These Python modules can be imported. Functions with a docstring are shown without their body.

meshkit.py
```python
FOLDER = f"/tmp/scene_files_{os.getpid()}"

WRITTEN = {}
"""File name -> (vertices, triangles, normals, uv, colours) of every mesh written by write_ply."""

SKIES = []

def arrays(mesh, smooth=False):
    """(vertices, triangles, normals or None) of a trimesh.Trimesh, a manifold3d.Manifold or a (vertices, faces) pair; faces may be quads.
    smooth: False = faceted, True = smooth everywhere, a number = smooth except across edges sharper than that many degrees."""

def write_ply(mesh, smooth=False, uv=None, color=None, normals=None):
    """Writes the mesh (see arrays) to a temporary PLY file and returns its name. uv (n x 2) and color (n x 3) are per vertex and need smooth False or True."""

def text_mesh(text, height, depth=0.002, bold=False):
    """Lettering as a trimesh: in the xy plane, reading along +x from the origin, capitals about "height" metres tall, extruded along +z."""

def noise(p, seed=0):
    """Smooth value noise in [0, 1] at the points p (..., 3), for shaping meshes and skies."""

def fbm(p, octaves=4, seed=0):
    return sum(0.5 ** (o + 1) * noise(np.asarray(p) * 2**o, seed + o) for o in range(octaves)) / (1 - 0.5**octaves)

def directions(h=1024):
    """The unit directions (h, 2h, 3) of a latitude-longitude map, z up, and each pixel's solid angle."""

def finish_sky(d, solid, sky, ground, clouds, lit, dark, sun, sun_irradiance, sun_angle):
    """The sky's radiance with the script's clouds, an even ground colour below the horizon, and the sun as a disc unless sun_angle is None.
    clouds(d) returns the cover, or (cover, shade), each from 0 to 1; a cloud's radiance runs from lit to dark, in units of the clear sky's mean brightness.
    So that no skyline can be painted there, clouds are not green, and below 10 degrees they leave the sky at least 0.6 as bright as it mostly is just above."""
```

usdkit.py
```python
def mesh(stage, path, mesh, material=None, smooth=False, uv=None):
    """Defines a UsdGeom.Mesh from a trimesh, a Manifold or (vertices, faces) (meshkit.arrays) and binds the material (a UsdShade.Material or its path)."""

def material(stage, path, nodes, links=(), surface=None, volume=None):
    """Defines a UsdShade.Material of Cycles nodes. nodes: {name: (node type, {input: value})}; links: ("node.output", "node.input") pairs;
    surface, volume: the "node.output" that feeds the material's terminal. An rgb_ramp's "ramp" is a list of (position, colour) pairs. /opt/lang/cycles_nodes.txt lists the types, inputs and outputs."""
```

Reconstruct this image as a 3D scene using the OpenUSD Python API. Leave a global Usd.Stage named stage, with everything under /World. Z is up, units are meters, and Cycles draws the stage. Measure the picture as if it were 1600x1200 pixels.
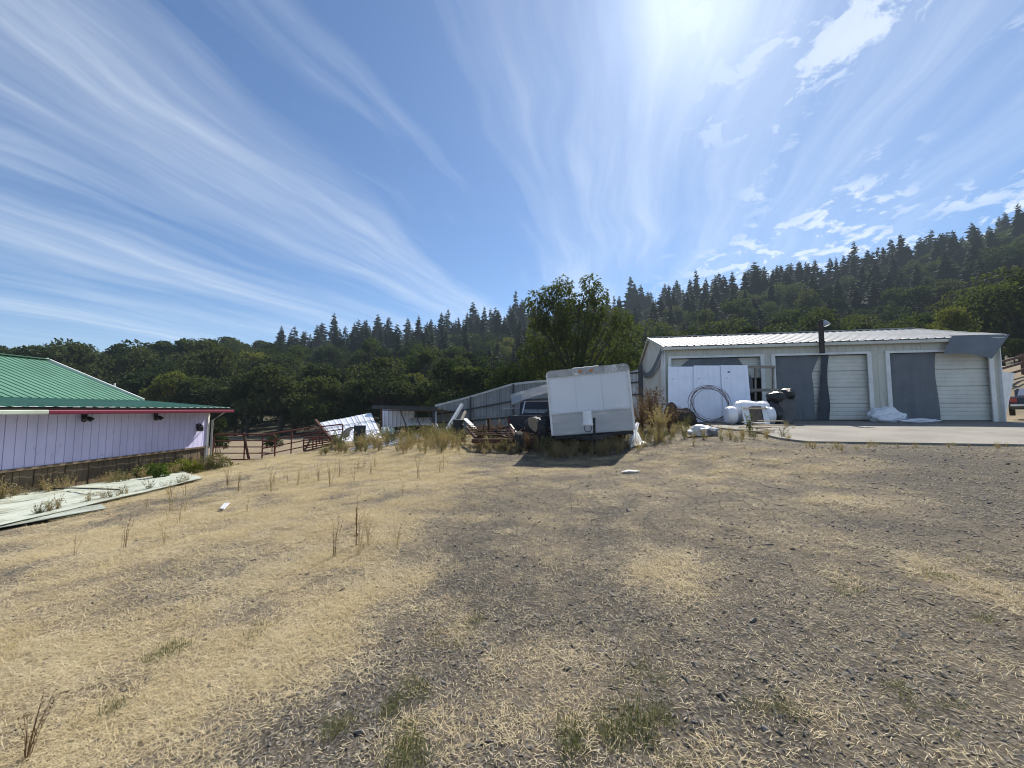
import math, numpy as np, trimesh, usdkit, meshkit
from scipy.interpolate import RBFInterpolator
from pxr import Usd, UsdGeom, UsdLux, UsdShade, Gf, Sdf, Vt

stage = Usd.Stage.CreateInMemory()
UsdGeom.SetStageUpAxis(stage, 'Z'); UsdGeom.SetStageMetersPerUnit(stage, 1.0)
UsdGeom.Xform.Define(stage, '/World'); UsdGeom.Scope.Define(stage, '/World/Looks')

# ------------------------------------------------------------------ camera, sky, sun, exposure
EYE = np.array([0.0, 0.0, 1.6]); FPX = 600.0; PITCH = math.atan(40 / 600.0)
cam = UsdGeom.Camera.Define(stage, '/World/camera')
cam.CreateHorizontalApertureAttr(36.0); cam.CreateVerticalApertureAttr(27.0); cam.CreateFocalLengthAttr(36.0 * FPX / 1600)
cam.CreateFStopAttr(0.0); cam.CreateClippingRangeAttr((0.05, 20000.0)); cam.CreateExposureAttr(0.77)
cam.AddTranslateOp().Set(Gf.Vec3d(*EYE)); cam.AddRotateXOp().Set(90 + math.degrees(PITCH))

SUN_AZ, SUN_EL = math.radians(26.0), math.radians(46.5)
SUN = np.array([math.sin(SUN_AZ) * math.cos(SUN_EL), math.cos(SUN_AZ) * math.cos(SUN_EL), math.sin(SUN_EL)])
sun = UsdLux.DistantLight.Define(stage, '/World/sun')
sun.CreateIntensityAttr(1.25); sun.CreateAngleAttr(0.5); sun.CreateColorAttr(Gf.Vec3f(1.0, 0.93, 0.83))
sun.CreateNormalizeAttr(True)
sun.AddRotateZOp().Set(-math.degrees(SUN_AZ)); sun.AddRotateXOp().Set(-(90 - math.degrees(SUN_EL)))

def N(kind, **kw): return (kind, kw)
SKY_NODES = {
 'tc': N('texture_coordinate'),
 'sky': N('sky_texture', sky_type='single_scattering', sun_disc=False, sun_elevation=SUN_EL, sun_rotation=SUN_AZ, air_density=1.0, aerosol_density=0.12, ozone_density=2.2, altitude=200.0),
 'xyz': N('separate_xyz'), 'zc': N('math', math_type='maximum', value2=0.0), 'zp': N('math', math_type='add', value2=0.07),
 'dx': N('math', math_type='divide'), 'dy': N('math', math_type='divide'), 'pl': N('combine_xyz', z=0.0),
 # cirrus plane turned so that its streaks run towards the far end of the valley
 'rot': N('mapping', mapping_type='point', rotation=(0, 0, math.radians(19.0)), scale=(1, 1, 1)),
 'warpn': N('noise_texture', scale=0.55, detail=3.0, roughness=0.5), 'warps': N('mix', mix_type='subtract', fac=1.0, color2=(0.5, 0.5, 0.5)),
 'warpm': N('mix', mix_type='multiply', fac=1.0, color2=(0.75, 0.75, 0.0)), 'warpa': N('mix', mix_type='add', fac=1.0),
 'st1': N('mapping', mapping_type='point', scale=(1.0, 0.13, 1.0), location=(3.35, 1.3, 0)),
 'n1': N('noise_texture', scale=1.6, detail=7.0, roughness=0.6, distortion=0.15),
 'r1': N('rgb_ramp', ramp=[(0.0, (0, 0, 0)), (0.41, (0.0,) * 3), (0.53, (0.36,) * 3), (0.66, (0.8,) * 3), (0.8, (1,) * 3)]),
 'st2': N('mapping', mapping_type='point', scale=(3.2, 0.34, 1.0), location=(1.1, 5.3, 0)),
 'n2': N('noise_texture', scale=2.0, detail=8.0, roughness=0.66, distortion=0.25),
 'r2': N('rgb_ramp', ramp=[(0.0, (0.25,) * 3), (0.4, (0.45,) * 3), (0.7, (1,) * 3), (1, (1,) * 3)]),
 'ci': N('math', math_type='multiply'),
 # where the cirrus is thick: more on the left of the streaks than on the right
 'rs': N('separate_xyz'), 'cov': N('map_range', from_min=-0.2, from_max=1.3, to_min=0.95, to_max=0.3, clamp=True), 'ci2': N('math', math_type='multiply'),
 # small puffs, mostly right
 'n3': N('noise_texture', scale=8.0, detail=7.0, roughness=0.62, distortion=0.35), 'st3': N('mapping', mapping_type='point', scale=(1.0, 0.8, 1.0), location=(2.35, 7.7, 0)),
 'r3': N('rgb_ramp', ramp=[(0.0, (0, 0, 0)), (0.495, (0, 0, 0)), (0.58, (0.8,) * 3), (1, (1,) * 3)]),
 'n3b': N('noise_texture', scale=1.3, detail=2.0), 'r3b': N('rgb_ramp', ramp=[(0, (0, 0, 0)), (0.36, (0, 0, 0)), (0.50, (1,) * 3), (1, (1,) * 3)]),
 'pc': N('map_range', from_min=-0.1, from_max=0.6, to_min=0.0, to_max=1.0, clamp=True), 'p1': N('math', math_type='multiply'), 'p2': N('math', math_type='multiply'),
 'all': N('math', math_type='maximum'),
 # pale air low over the horizon
 'hz': N('map_range', from_min=0.0, from_max=0.17, to_min=0.55, to_max=0.0, clamp=True), 'all2': N('math', math_type='maximum'),
 # aureole of the thin cloud round the sun
 'dot': N('normal', direction=(0, 0, 1)), 'cl': N('color', value=(4.8, 5.3, 6.0)),
 'sdx': N('math', math_type='multiply', value2=float(SUN[0])), 'sdy': N('math', math_type='multiply_add', value2=float(SUN[1])), 'sdz': N('math', math_type='multiply_add', value2=float(SUN[2])),
 'sm': N('math', math_type='maximum', value2=0.0), 'sp': N('math', math_type='power', value2=16.0), 'sw': N('math', math_type='power', value2=130.0),
 'sps': N('math', math_type='multiply', value2=0.85), 'sws': N('math', math_type='multiply_add', value2=2.2), 'glc': N('combine_xyz'), 'gl': N('mix', mix_type='add', fac=1.0),
 'tint': N('mix', mix_type='multiply', fac=1.0, color2=(0.36, 0.52, 0.68)),
 'mx': N('mix', mix_type='mix'), 'bg': N('background_shader', strength=0.1)}
SKY_LINKS = [('tc.generated', 'xyz.vector'), ('xyz.z', 'zc.value1'), ('zc.value', 'zp.value1'), ('xyz.x', 'dx.value1'), ('zp.value', 'dx.value2'), ('xyz.y', 'dy.value1'), ('zp.value', 'dy.value2'),
 ('dx.value', 'pl.x'), ('dy.value', 'pl.y'), ('pl.vector', 'rot.vector'),
 ('rot.vector', 'warpn.vector'), ('warpn.color', 'warps.color1'), ('warps.color', 'warpm.color1'), ('warpm.color', 'warpa.color1'), ('rot.vector', 'warpa.color2'),
 ('warpa.color', 'st1.vector'), ('st1.vector', 'n1.vector'), ('n1.fac', 'r1.fac'), ('warpa.color', 'st2.vector'), ('st2.vector', 'n2.vector'), ('n2.fac', 'r2.fac'),
 ('r1.color', 'ci.value1'), ('r2.color', 'ci.value2'), ('rot.vector', 'rs.vector'), ('rs.x', 'cov.value'), ('ci.value', 'ci2.value1'), ('cov.result', 'ci2.value2'),
 ('rot.vector', 'st3.vector'), ('st3.vector', 'n3.vector'), ('n3.fac', 'r3.fac'), ('st3.vector', 'n3b.vector'), ('n3b.fac', 'r3b.fac'), ('r3.color', 'p1.value1'), ('r3b.color', 'p1.value2'),
 ('rs.x', 'pc.value'), ('p1.value', 'p2.value1'), ('pc.result', 'p2.value2'), ('ci2.value', 'all.value1'), ('p2.value', 'all.value2'),
 ('xyz.z', 'hz.value'), ('all.value', 'all2.value1'), ('hz.result', 'all2.value2'),
 ('xyz.x', 'sdx.value1'), ('xyz.y', 'sdy.value1'), ('sdx.value', 'sdy.value3'), ('xyz.z', 'sdz.value1'), ('sdy.value', 'sdz.value3'), ('sdz.value', 'sm.value1'),
 ('sm.value', 'sp.value1'), ('sm.value', 'sw.value1'), ('sp.value', 'sps.value1'), ('sw.value', 'sws.value1'), ('sps.value', 'sws.value3'),
 ('sws.value', 'glc.x'), ('sws.value', 'glc.y'), ('sws.value', 'glc.z'),
 ('sky.color', 'tint.color1'), ('tint.color', 'mx.color1'), ('cl.color', 'mx.color2'), ('all2.value', 'mx.fac'), ('mx.color', 'gl.color1'), ('glc.vector', 'gl.color2'), ('gl.color', 'bg.color')]
sky_mat = usdkit.material(stage, '/World/Looks/sky', SKY_NODES, SKY_LINKS, surface='bg.background')
dome = UsdLux.DomeLight.Define(stage, '/World/sky')
UsdShade.MaterialBindingAPI.Apply(dome.GetPrim()).Bind(sky_mat)
dome.GetPrim().SetCustomDataByKey('kind', 'structure')

# ------------------------------------------------------------------ helpers
rng = np.random.default_rng(7)
USED = {}
def numbered(path):
    n = USED.get(path, 0); USED[path] = n + 1
    return path if n == 0 else f'{path}_{n:03d}'
class T:
    def __init__(s, path, loc): s.path, s.loc, s.prim = path, np.asarray(loc, float), stage.GetPrimAtPath(path)
def tag(p, label=None, cat=None, group=None, kind=None):
    prim = p.prim if isinstance(p, T) else p
    for k, v in (('label', label), ('category', cat), ('group', group), ('kind', kind)):
        if v: prim.SetCustomDataByKey(k, v)
    return p
def thing(name, label, cat, loc, group=None):
    path = numbered('/World/' + name)
    x = UsdGeom.Xform.Define(stage, path); x.AddTranslateOp().Set(Gf.Vec3d(*map(float, loc)))
    return tag(T(path, loc), label, cat, group)
def obj(name, mesh, m, parent=None, smooth=False, label=None, kind=None, cat=None, group=None):
    """One Mesh prim, given in world coordinates, under parent (a T) or /World."""
    path = numbered((parent.path if parent else '/World') + '/' + name)
    v, f = (np.array(mesh.vertices), np.array(mesh.faces)) if hasattr(mesh, 'vertices') else (np.asarray(mesh[0], float), np.asarray(mesh[1]))
    loc = parent.loc if parent is not None else np.zeros(3)
    if parent is None and kind is None:
        loc = np.array([v[:, 0].mean(), v[:, 1].mean(), v[:, 2].min()])
    g = usdkit.mesh(stage, path, trimesh.Trimesh(v - loc, f, process=False), m, smooth=smooth)
    if parent is None and kind is None: g.AddTranslateOp().Set(Gf.Vec3d(*loc))
    t = T(path, loc if parent is None else parent.loc)
    return tag(t, label, cat, group, kind)
def cat_(ms): return trimesh.util.concatenate([m for m in ms if m is not None])
def frame(d, up=(0, 0, 1)):
    d = np.asarray(d, float); d = d / np.linalg.norm(d); a = np.cross(d, up)
    if np.linalg.norm(a) < 1e-6: a = np.cross(d, (1, 0, 0))
    a /= np.linalg.norm(a); return d, a, np.cross(a, d)
def bar(p, q, w, h, up=(0, 0, 1), ch=0.0):
    """Box from p to q, w wide across and h high along up."""
    p, q = np.asarray(p, float), np.asarray(q, float); d, a, b = frame(q - p, up); L = np.linalg.norm(q - p)
    M = np.eye(4); M[:3, 0], M[:3, 1], M[:3, 2], M[:3, 3] = d, a, b, (p + q) / 2
    if ch > 0:
        import shapely.geometry as sg
        s = sg.box(-w / 2 + ch, -h / 2 + ch, w / 2 - ch, h / 2 - ch).buffer(ch, quad_segs=2)
        m = trimesh.creation.extrude_polygon(s, L, engine='earcut'); m.apply_translation((0, 0, -L / 2))
        R = np.eye(4); R[:3, 0], R[:3, 1], R[:3, 2] = (0, 1, 0), (0, 0, 1), (1, 0, 0); m.apply_transform(R)
    else: m = trimesh.creation.box((L, w, h))
    m.apply_transform(M); return m
def box(c, s, R=None, ch=0.0):
    c = np.asarray(c, float); d = np.array([s[0] / 2, 0, 0])
    m = bar(-d, d, s[1], s[2], ch=ch)
    m.apply_transform(np.array([[1, 0, 0, 0], [0, -1, 0, 0], [0, 0, 1, 0], [0, 0, 0, 1.0]]) if False else np.eye(4))
    if R is not None:
        M = np.eye(4); M[:3, :3] = R; m.apply_transform(M)
    m.apply_translation(c); return m
def rotz(a): c, s = math.cos(a), math.sin(a); return np.array([[c, -s, 0], [s, c, 0], [0, 0, 1.0]])
def roty(a): c, s = math.cos(a), math.sin(a); return np.array([[c, 0, s], [0, 1, 0], [-s, 0, c]])
def rotx(a): c, s = math.cos(a), math.sin(a); return np.array([[1, 0, 0], [0, c, -s], [0, s, c]])
def tube(pts, r, sides=8):
    p = np.asarray(pts, float); r = np.broadcast_to(r, (len(p),)); t = np.gradient(p, axis=0); t /= np.linalg.norm(t, axis=1, keepdims=True) + 1e-12
    a = np.cross(t, np.where(np.abs(t[:, 2:]) < 0.9, [0, 0, 1.0], [1.0, 0, 0])); a /= np.linalg.norm(a, axis=1, keepdims=True) + 1e-12
    b, ang = np.cross(t, a), np.arange(sides) * 2 * np.pi / sides
    v = (p[:, None] + r[:, None, None] * (np.cos(ang)[None, :, None] * a[:, None] + np.sin(ang)[None, :, None] * b[:, None])).reshape(-1, 3)
    i, j = np.meshgrid(np.arange(len(p) - 1), np.arange(sides), indexing='ij')
    q = np.stack([i * sides + j, i * sides + (j + 1) % sides, (i + 1) * sides + (j + 1) % sides, (i + 1) * sides + j], -1).reshape(-1, 4)
    k = np.arange(1, sides - 1); e = (len(p) - 1) * sides
    f = np.vstack([q[:, [0, 1, 2]], q[:, [0, 2, 3]], np.stack([0 * k, k + 1, k], 1), np.stack([0 * k + e, e + k, e + k + 1], 1)])
    return trimesh.Trimesh(v, f, process=False)
def cyl(p, q, r, sides=20, r2=None): return tube([p, q], [r, r if r2 is None else r2], sides)
def ring(c, n, R, r, sides=24, tsides=8):
    n, a, b = frame(n); ang = np.linspace(0, 2 * np.pi, sides + 1)
    return tube(np.asarray(c) + R * (np.cos(ang)[:, None] * a + np.sin(ang)[:, None] * b), r, tsides)
def lathe(prof, c, axis, n=28):
    """prof: list of (along, radius)."""
    d, a, b = frame(axis); ang = np.arange(n) * 2 * np.pi / n
    v = np.concatenate([np.asarray(c) + s * d + r * (np.cos(ang)[:, None] * a + np.sin(ang)[:, None] * b) for s, r in prof])
    fs = []
    for i in range(len(prof) - 1):
        for j in range(n):
            k = (j + 1) % n; fs += [[i * n + j, i * n + k, (i + 1) * n + k], [i * n + j, (i + 1) * n + k, (i + 1) * n + j]]
    for k in range(1, n - 1): fs += [[0, k + 1, k], [(len(prof) - 1) * n, (len(prof) - 1) * n + k, (len(prof) - 1) * n + k + 1]]
    return trimesh.Trimesh(v, fs, process=False)
def solid_grid(G, th):
    """A grid of points (n, m, 3) as a sheet th thick, its grid face in front."""
    G = np.asarray(G, float); n, m = G.shape[:2]
    du = np.gradient(G, axis=0); dv = np.gradient(G, axis=1); nn = np.cross(du, dv); nn /= np.linalg.norm(nn, axis=2, keepdims=True) + 1e-12
    v = np.concatenate([G.reshape(-1, 3), (G - th * nn).reshape(-1, 3)]); i, j = np.meshgrid(np.arange(n - 1), np.arange(m - 1), indexing='ij')
    a, b, c, d = (x.ravel() for x in (i * m + j, (i + 1) * m + j, (i + 1) * m + j + 1, i * m + j + 1)); o = n * m
    f = [np.stack([a, b, c], 1), np.stack([a, c, d], 1), np.stack([a + o, c + o, b + o], 1), np.stack([a + o, d + o, c + o], 1)]
    loop = [k for k in range(m)] + [k * m + m - 1 for k in range(1, n)] + [(n - 1) * m + k for k in range(m - 2, -1, -1)] + [k * m for k in range(n - 2, 0, -1)]
    l = np.array(loop); l2 = np.roll(l, -1); f += [np.stack([l, l2, l2 + o], 1), np.stack([l, l2 + o, l + o], 1)]
    return trimesh.Trimesh(v, np.vstack(f), process=False)
def bil(c, u, v):
    a, b, cc, d = (np.asarray(x, float) for x in c); u, v = u[:, None, None], v[None, :, None]
    return (1 - u) * (1 - v) * a + u * (1 - v) * b + u * v * cc + (1 - u) * v * d
def ribbed(c, pitch, amp, th=0.004, nv=2, warp=0.0, seed=0, rw=0.35, across=None):
    """Ribbed metal sheet on corners c = (00, 10, 11, 01); ribs run from edge 00-10 to edge 01-11."""
    L = np.linalg.norm(np.asarray(c[1], float) - c[0]); k = max(1, round(L / pitch)); u, h = [0.0], [0.0]
    for i in range(k):
        s = (i + 0.5) / k; w = rw / k / 2
        u += [s - w, s - w * 0.45, s + w * 0.45, s + w]; h += [0, amp, amp, 0]
    u.append(1.0); h.append(0.0); u, h, v = np.array(u), np.array(h), np.linspace(0, 1, nv)
    G = bil(c, u, v); n = np.cross(np.asarray(c[1], float) - c[0], np.asarray(c[3], float) - c[0]); n /= np.linalg.norm(n)
    G = G + h[:, None, None] * n
    if warp: G = G + (warp * (meshkit.fbm(G * 0.9 + seed * 3.1, 3, seed) - 0.5) * 2)[..., None] * n
    return solid_grid(G, th)
def blob(c, s, seed=0, amp=0.25, freq=1.6, sub=3, flat=None):
    m = trimesh.creation.icosphere(sub, 1.0); v = np.array(m.vertices)
    v = v * (1 + amp * 2 * (meshkit.fbm(v * freq + seed * 5.3 + 9, 4, seed) - 0.5))[:, None] * np.asarray(s)
    if flat is not None: v[:, 2] = np.maximum(v[:, 2], flat)
    return trimesh.Trimesh(v + np.asarray(c), m.faces, process=False)
# picture measurements (a 1600 x 1200 picture) turned into places: P at a known distance, hit on a known plane, G on the ground
CP, SP = math.cos(PITCH), math.sin(PITCH)
def ray(px, py):
    x, y = (px - 800) / FPX, (600 - py) / FPX
    return np.array([x, CP - y * SP, y * CP + SP])
def P(px, py, Y): d = ray(px, py); return EYE + d * (Y / d[1])
def hit(px, py, p0, n): d = ray(px, py); n = np.asarray(n, float); return EYE + d * (np.dot(np.asarray(p0) - EYE, n) / np.dot(d, n))

# ------------------------------------------------------------------ materials
LOOK = {}
def mat(name, c1, c2=None, rough=0.7, scale=3.0, detail=5.0, metallic=0.0, bump=0.0, bscale=40.0, lo=0.4, hi=0.62, spec=0.35, c3=None, s3=0.8, t3=(0.6, 0.72), stretch=(1, 1, 1)):
    """Two mottled colours by noise in object space, a third as patches of wear, fine relief."""
    if name in LOOK: return LOOK[name]
    c2 = c2 or tuple(x * 0.8 for x in c1)
    n = {'tc': N('texture_coordinate'), 'mp': N('mapping', mapping_type='point', scale=stretch), 'n': N('noise_texture', scale=scale, detail=detail, roughness=0.6), 'r': N('rgb_ramp', ramp=[(0, c1), (lo, c1), (hi, c2), (1, c2)]),
         'p': N('principled_bsdf', roughness=rough, metallic=metallic, specular_ior_level=spec)}
    l = [('tc.object', 'mp.vector'), ('mp.vector', 'n.vector'), ('n.fac', 'r.fac')]; last = 'r.color'
    if c3:
        n['n3'] = N('noise_texture', scale=s3, detail=8.0, roughness=0.68); n['r3'] = N('rgb_ramp', ramp=[(0, (0, 0, 0)), (t3[0], (0, 0, 0)), (t3[1], (1, 1, 1)), (1, (1, 1, 1))])
        n['m3'] = N('mix', mix_type='mix', color2=c3); l += [('mp.vector', 'n3.vector'), ('n3.fac', 'r3.fac'), ('r3.color', 'm3.fac'), (last, 'm3.color1')]; last = 'm3.color'
    l.append((last, 'p.base_color'))
    if bump:
        n['nb'] = N('noise_texture', scale=bscale, detail=4.0); n['b'] = N('bump', strength=1.0, distance=bump); l += [('mp.vector', 'nb.vector'), ('nb.fac', 'b.height'), ('b.normal', 'p.normal')]
    LOOK[name] = usdkit.material(stage, '/World/Looks/' + name, n, l, surface='p.BSDF'); return LOOK[name]
def leafmat(name, ca, cb, tr=0.3, rough=0.85, spec=0.08):
    if name in LOOK: return LOOK[name]
    n = {'oi': N('object_info'), 'g': N('geometry'), 'mx': N('mix', mix_type='mix', color1=ca, color2=cb), 'a': N('math', math_type='multiply', value2=0.5), 'b': N('math', math_type='multiply_add', value2=0.5),
         'p': N('principled_bsdf', roughness=rough, specular_ior_level=spec), 't': N('translucent_bsdf'), 'm': N('mix_closure', fac=tr), 'tb': N('mix', mix_type='multiply', fac=1.0, color2=(1.25, 1.3, 0.7))}
    l = [('oi.random', 'a.value1'), ('g.random_per_island', 'b.value1'), ('a.value', 'b.value3'), ('b.value', 'mx.fac'), ('mx.color', 'p.base_color'), ('mx.color', 'tb.color1'), ('tb.color', 't.color'), ('p.BSDF', 'm.closure1'), ('t.BSDF', 'm.closure2')]
    LOOK[name] = usdkit.material(stage, '/World/Looks/' + name, n, l, surface='m.closure'); return LOOK[name]

# ------------------------------------------------------------------ ground
CTRL = np.array([
 (0, 0, 0), (0, 3, 0.10), (-3, 2.5, -.1), (3, 2.5, .3), (0, -10, -.3), (-12, -2, -.75), (12, 0, .65), (-4, 5, -.08), (-14.5, 9.4, -.72), (-12.5, 9.4, -.62), (-12.5, 15.8, -.80), (-12.5, 3, -.7), (-16, 16, -.9),
 (-9.3, 7, -.5), (-10.4, 13.5, -.6), (-10.9, 15.6, -.52), (-8.8, 17, -.24), (-9, 12, -.42), (-6, 9, -.1), (-6.4, 16, .2), (-2.3, 14, .40), (-.75, 11.5, .36), (2.2, 11, .40), (2.3, 8, .33), (2.5, 15, .5),
 (5.7, 9.0, .80), (10.7, 8, .90), (4.3, 10, .74), (5.5, 15, .95), (4, 13, .7), (15, 7, .98), (7.2, 18, 1.06), (19.7, 15.5, 1.06), (9, 26, 1.1), (21, 24, 1.1), (22, 14, 1.06), (26, 20, 1.25), (33, 25, 3.0), (40, 30, 5.2), (28, 8, 1.2),
 (3, 20, .5), (-3, 20, .25), (4, 27, .3), (-10, 24, -.6), (-20, 24, -1.3), (-22, 5, -1.1), (-14, 45, -1.5), (10, 45, .3), (-50, 60, -2.2), (0, 60, -.6), (40, 55, 6.0), (-40, 20, -1.8), (-30, -20, -1.2), (30, -20, .8), (0, -40, -.4)], float)
_rbf = RBFInterpolator(CTRL[:, :2], CTRL[:, 2], kernel='thin_plate_spline', smoothing=0.02)
def smooth(t): t = np.clip(t, 0, 1); return t * t * (3 - 2 * t)
def ground0(x, y):
    x, y = np.broadcast_arrays(np.asarray(x, float), np.asarray(y, float)); p = np.stack([x, y], -1).reshape(-1, 2)
    r = np.hypot(p[:, 0], p[:, 1] - 15); k = smooth((r - 38) / 50); q = p.copy(); q[:, 1] -= 15
    q = q * np.minimum(1, 62 / np.maximum(r, 1e-6))[:, None]; q[:, 1] += 15
    z = _rbf(q); far = np.where(p[:, 1] > 0, -2.0, -1.0) + np.clip(p[:, 0] * 0.02, -1, 3)
    return ((1 - k) * z + k * far).reshape(x.shape)
# apron in front of the garage: the garage's frame
BETA = math.radians(11.4); GA = np.array([math.cos(BETA), -math.sin(BETA), 0]); GB = np.array([math.sin(BETA), math.cos(BETA), 0]); G0 = np.array([7.2, 18.0, 1.14]); GLEN = 12.75; GDEEP = 8.4
def gar(a, b, z): return G0 + a * GA + b * GB + np.array([0, 0, z])
def to_gar(x, y): dx, dy = np.asarray(x) - G0[0], np.asarray(y) - G0[1]; return dx * GA[0] + dy * GA[1], dx * GB[0] + dy * GB[1]
def bumps(x, y):
    p = np.stack([np.asarray(x, float), np.asarray(y, float), np.zeros_like(np.asarray(x, float))], -1)
    return 0.10 * (meshkit.fbm(p * 0.55, 3, 3) - 0.5) + 0.035 * (meshkit.fbm(p * 3.1, 3, 5) - 0.5)
def ground(x, y):
    x, y = np.broadcast_arrays(np.asarray(x, float), np.asarray(y, float)); a, b = to_gar(x, y)
    near = smooth((45 - np.hypot(x, y - 12)) / 20)
    flat = smooth((a + 1.2) / 1.6) * smooth((24 - a) / 3) * smooth((b + 10.4) / 1.3) * smooth((16 - b) / 3)
    z = ground0(x, y) + near * bumps(x, y) * (1 - flat)
    slab = np.where(b < 0, 1.12 + 0.026 * b, 1.12)
    return z * (1 - flat) + flat * (slab - 0.05)
def G(px, py):
    d = ray(px, py); lo, t = 0.5, None
    ts = np.concatenate([np.linspace(0.8, 30, 600), np.linspace(30, 120, 300)]); p = EYE + ts[:, None] * d
    below = np.nonzero(p[:, 2] < ground(p[:, 0], p[:, 1]))[0]
    k = below[0] if len(below) else len(ts) - 1
    q = EYE + ts[k] * d; q[2] = ground(q[0], q[1]); return q
def on(x, y, dz=0.0): return np.array([x, y, float(ground(x, y)) + dz])

EDGE = np.array([G(*p)[:2] for p in ((735, 705), (725, 745), (712, 790), (668, 870), (625, 960), (540, 1040), (420, 1110), (250, 1195))] + [np.array([-2.0, 0.3]), np.array([-4.5, -2.0])])
EDGE = np.vstack([[EDGE[0] + (EDGE[0] - EDGE[1]) * 0.5], EDGE])
def side(x, y):
    """Signed distance to the edge of the straw, positive on the straw's side (left)."""
    p = np.stack([np.ravel(x), np.ravel(y)], -1); best = np.full(len(p), 1e9); sg = np.ones(len(p))
    for a, b in zip(EDGE[:-1], EDGE[1:]):
        e = b - a; t = np.clip(((p - a) @ e) / (e @ e), 0, 1); q = p - a - t[:, None] * e; d = np.hypot(*q.T); s = np.sign(e[1] * (p - a)[:, 0] - e[0] * (p - a)[:, 1])
        k = d < best; best[k] = d[k]; sg[k] = s[k]
    return (best * np.where(sg == 0, 1, sg) * -1).reshape(np.shape(x))
_s = float(side(np.array(-6.0), np.array(7.0))); SGN = 1.0 if _s > 0 else -1.0
PATCH = [(G(px, py)[:2], rx, ry, w) for px, py, rx, ry, w in (
 (850, 735, 2.0, 1.0, .75), (930, 722, 2.2, .9, .7), (1090, 715, 2.0, 1.2, .8), (1000, 760, 1.7, .7, .55), (1180, 735, 1.8, 1.5, .9), (1280, 725, 1.7, 1.2, .8), (1290, 775, 1.3, .8, .8), (1400, 790, .8, .45, .75), (1480, 790, .9, .4, .7), (1500, 745, 1.2, .6, .3), (1230, 770, 1.2, .4, .5),
 (1050, 900, .45, .75, .75), (1090, 925, .5, .25, .6), (1290, 850, .6, .5, .55), (1440, 895, .9, .5, .7), (1540, 930, .8, .5, .65), (1560, 840, 1.0, .5, .55), (1250, 1010, .3, .3, .65), (1440, 1080, .45, .4, .55), (1380, 985, .4, .3, .4), (1180, 1050, .35, .3, .35), (810, 1135, .2, .2, .6), (900, 1020, .5, .3, .25), (1500, 1150, .3, .2, .5))]
DARK = [(G(px, py)[:2], rx, ry, w) for px, py, rx, ry, w in ((1440, 715, 1.0, .9, .9), (1510, 750, 1.4, .8, .8), (1590, 790, 1.2, .8, .9), (1480, 700, 1.4, .5, .8), (1220, 765, .7, .35, .5), (1350, 990, .7, .5, .45), (1240, 725, .7, .3, .5), (250, 900, 1.2, .7, .5), (210, 935, .9, .5, .5), (330, 865, .7, .4, .35), (390, 870, .8, .35, .35), (190, 1070, .25, .15, .6), (230, 985, .5, .3, .25), (60, 905, .8, .4, .35))]
GREEN = [(G(px, py)[:2], r, w) for px, py, r, w in ((1000, 1065, .16, .8), (905, 1175, .13, .8), (1210, 1115, .12, .9), (1035, 1115, .13, .7), (955, 1130, .12, .6), (630, 1190, .12, 1.0), (520, 1150, .10, .9), (250, 1028, .12, 1.0), (180, 1110, .12, .9), (615, 1110, .12, .8), (640, 1150, .10, .7), (1540, 970, .1, .5), (1000, 1175, .15, .5), (1480, 1130, .2, .5), (650, 1085, .12, .7), (740, 970, .15, .5), (690, 1000, .15, .4), (410, 985, .15, .5), (990, 1140, .2, .7), (1330, 920, .2, .4), (1480, 905, .2, .5))]
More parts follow.
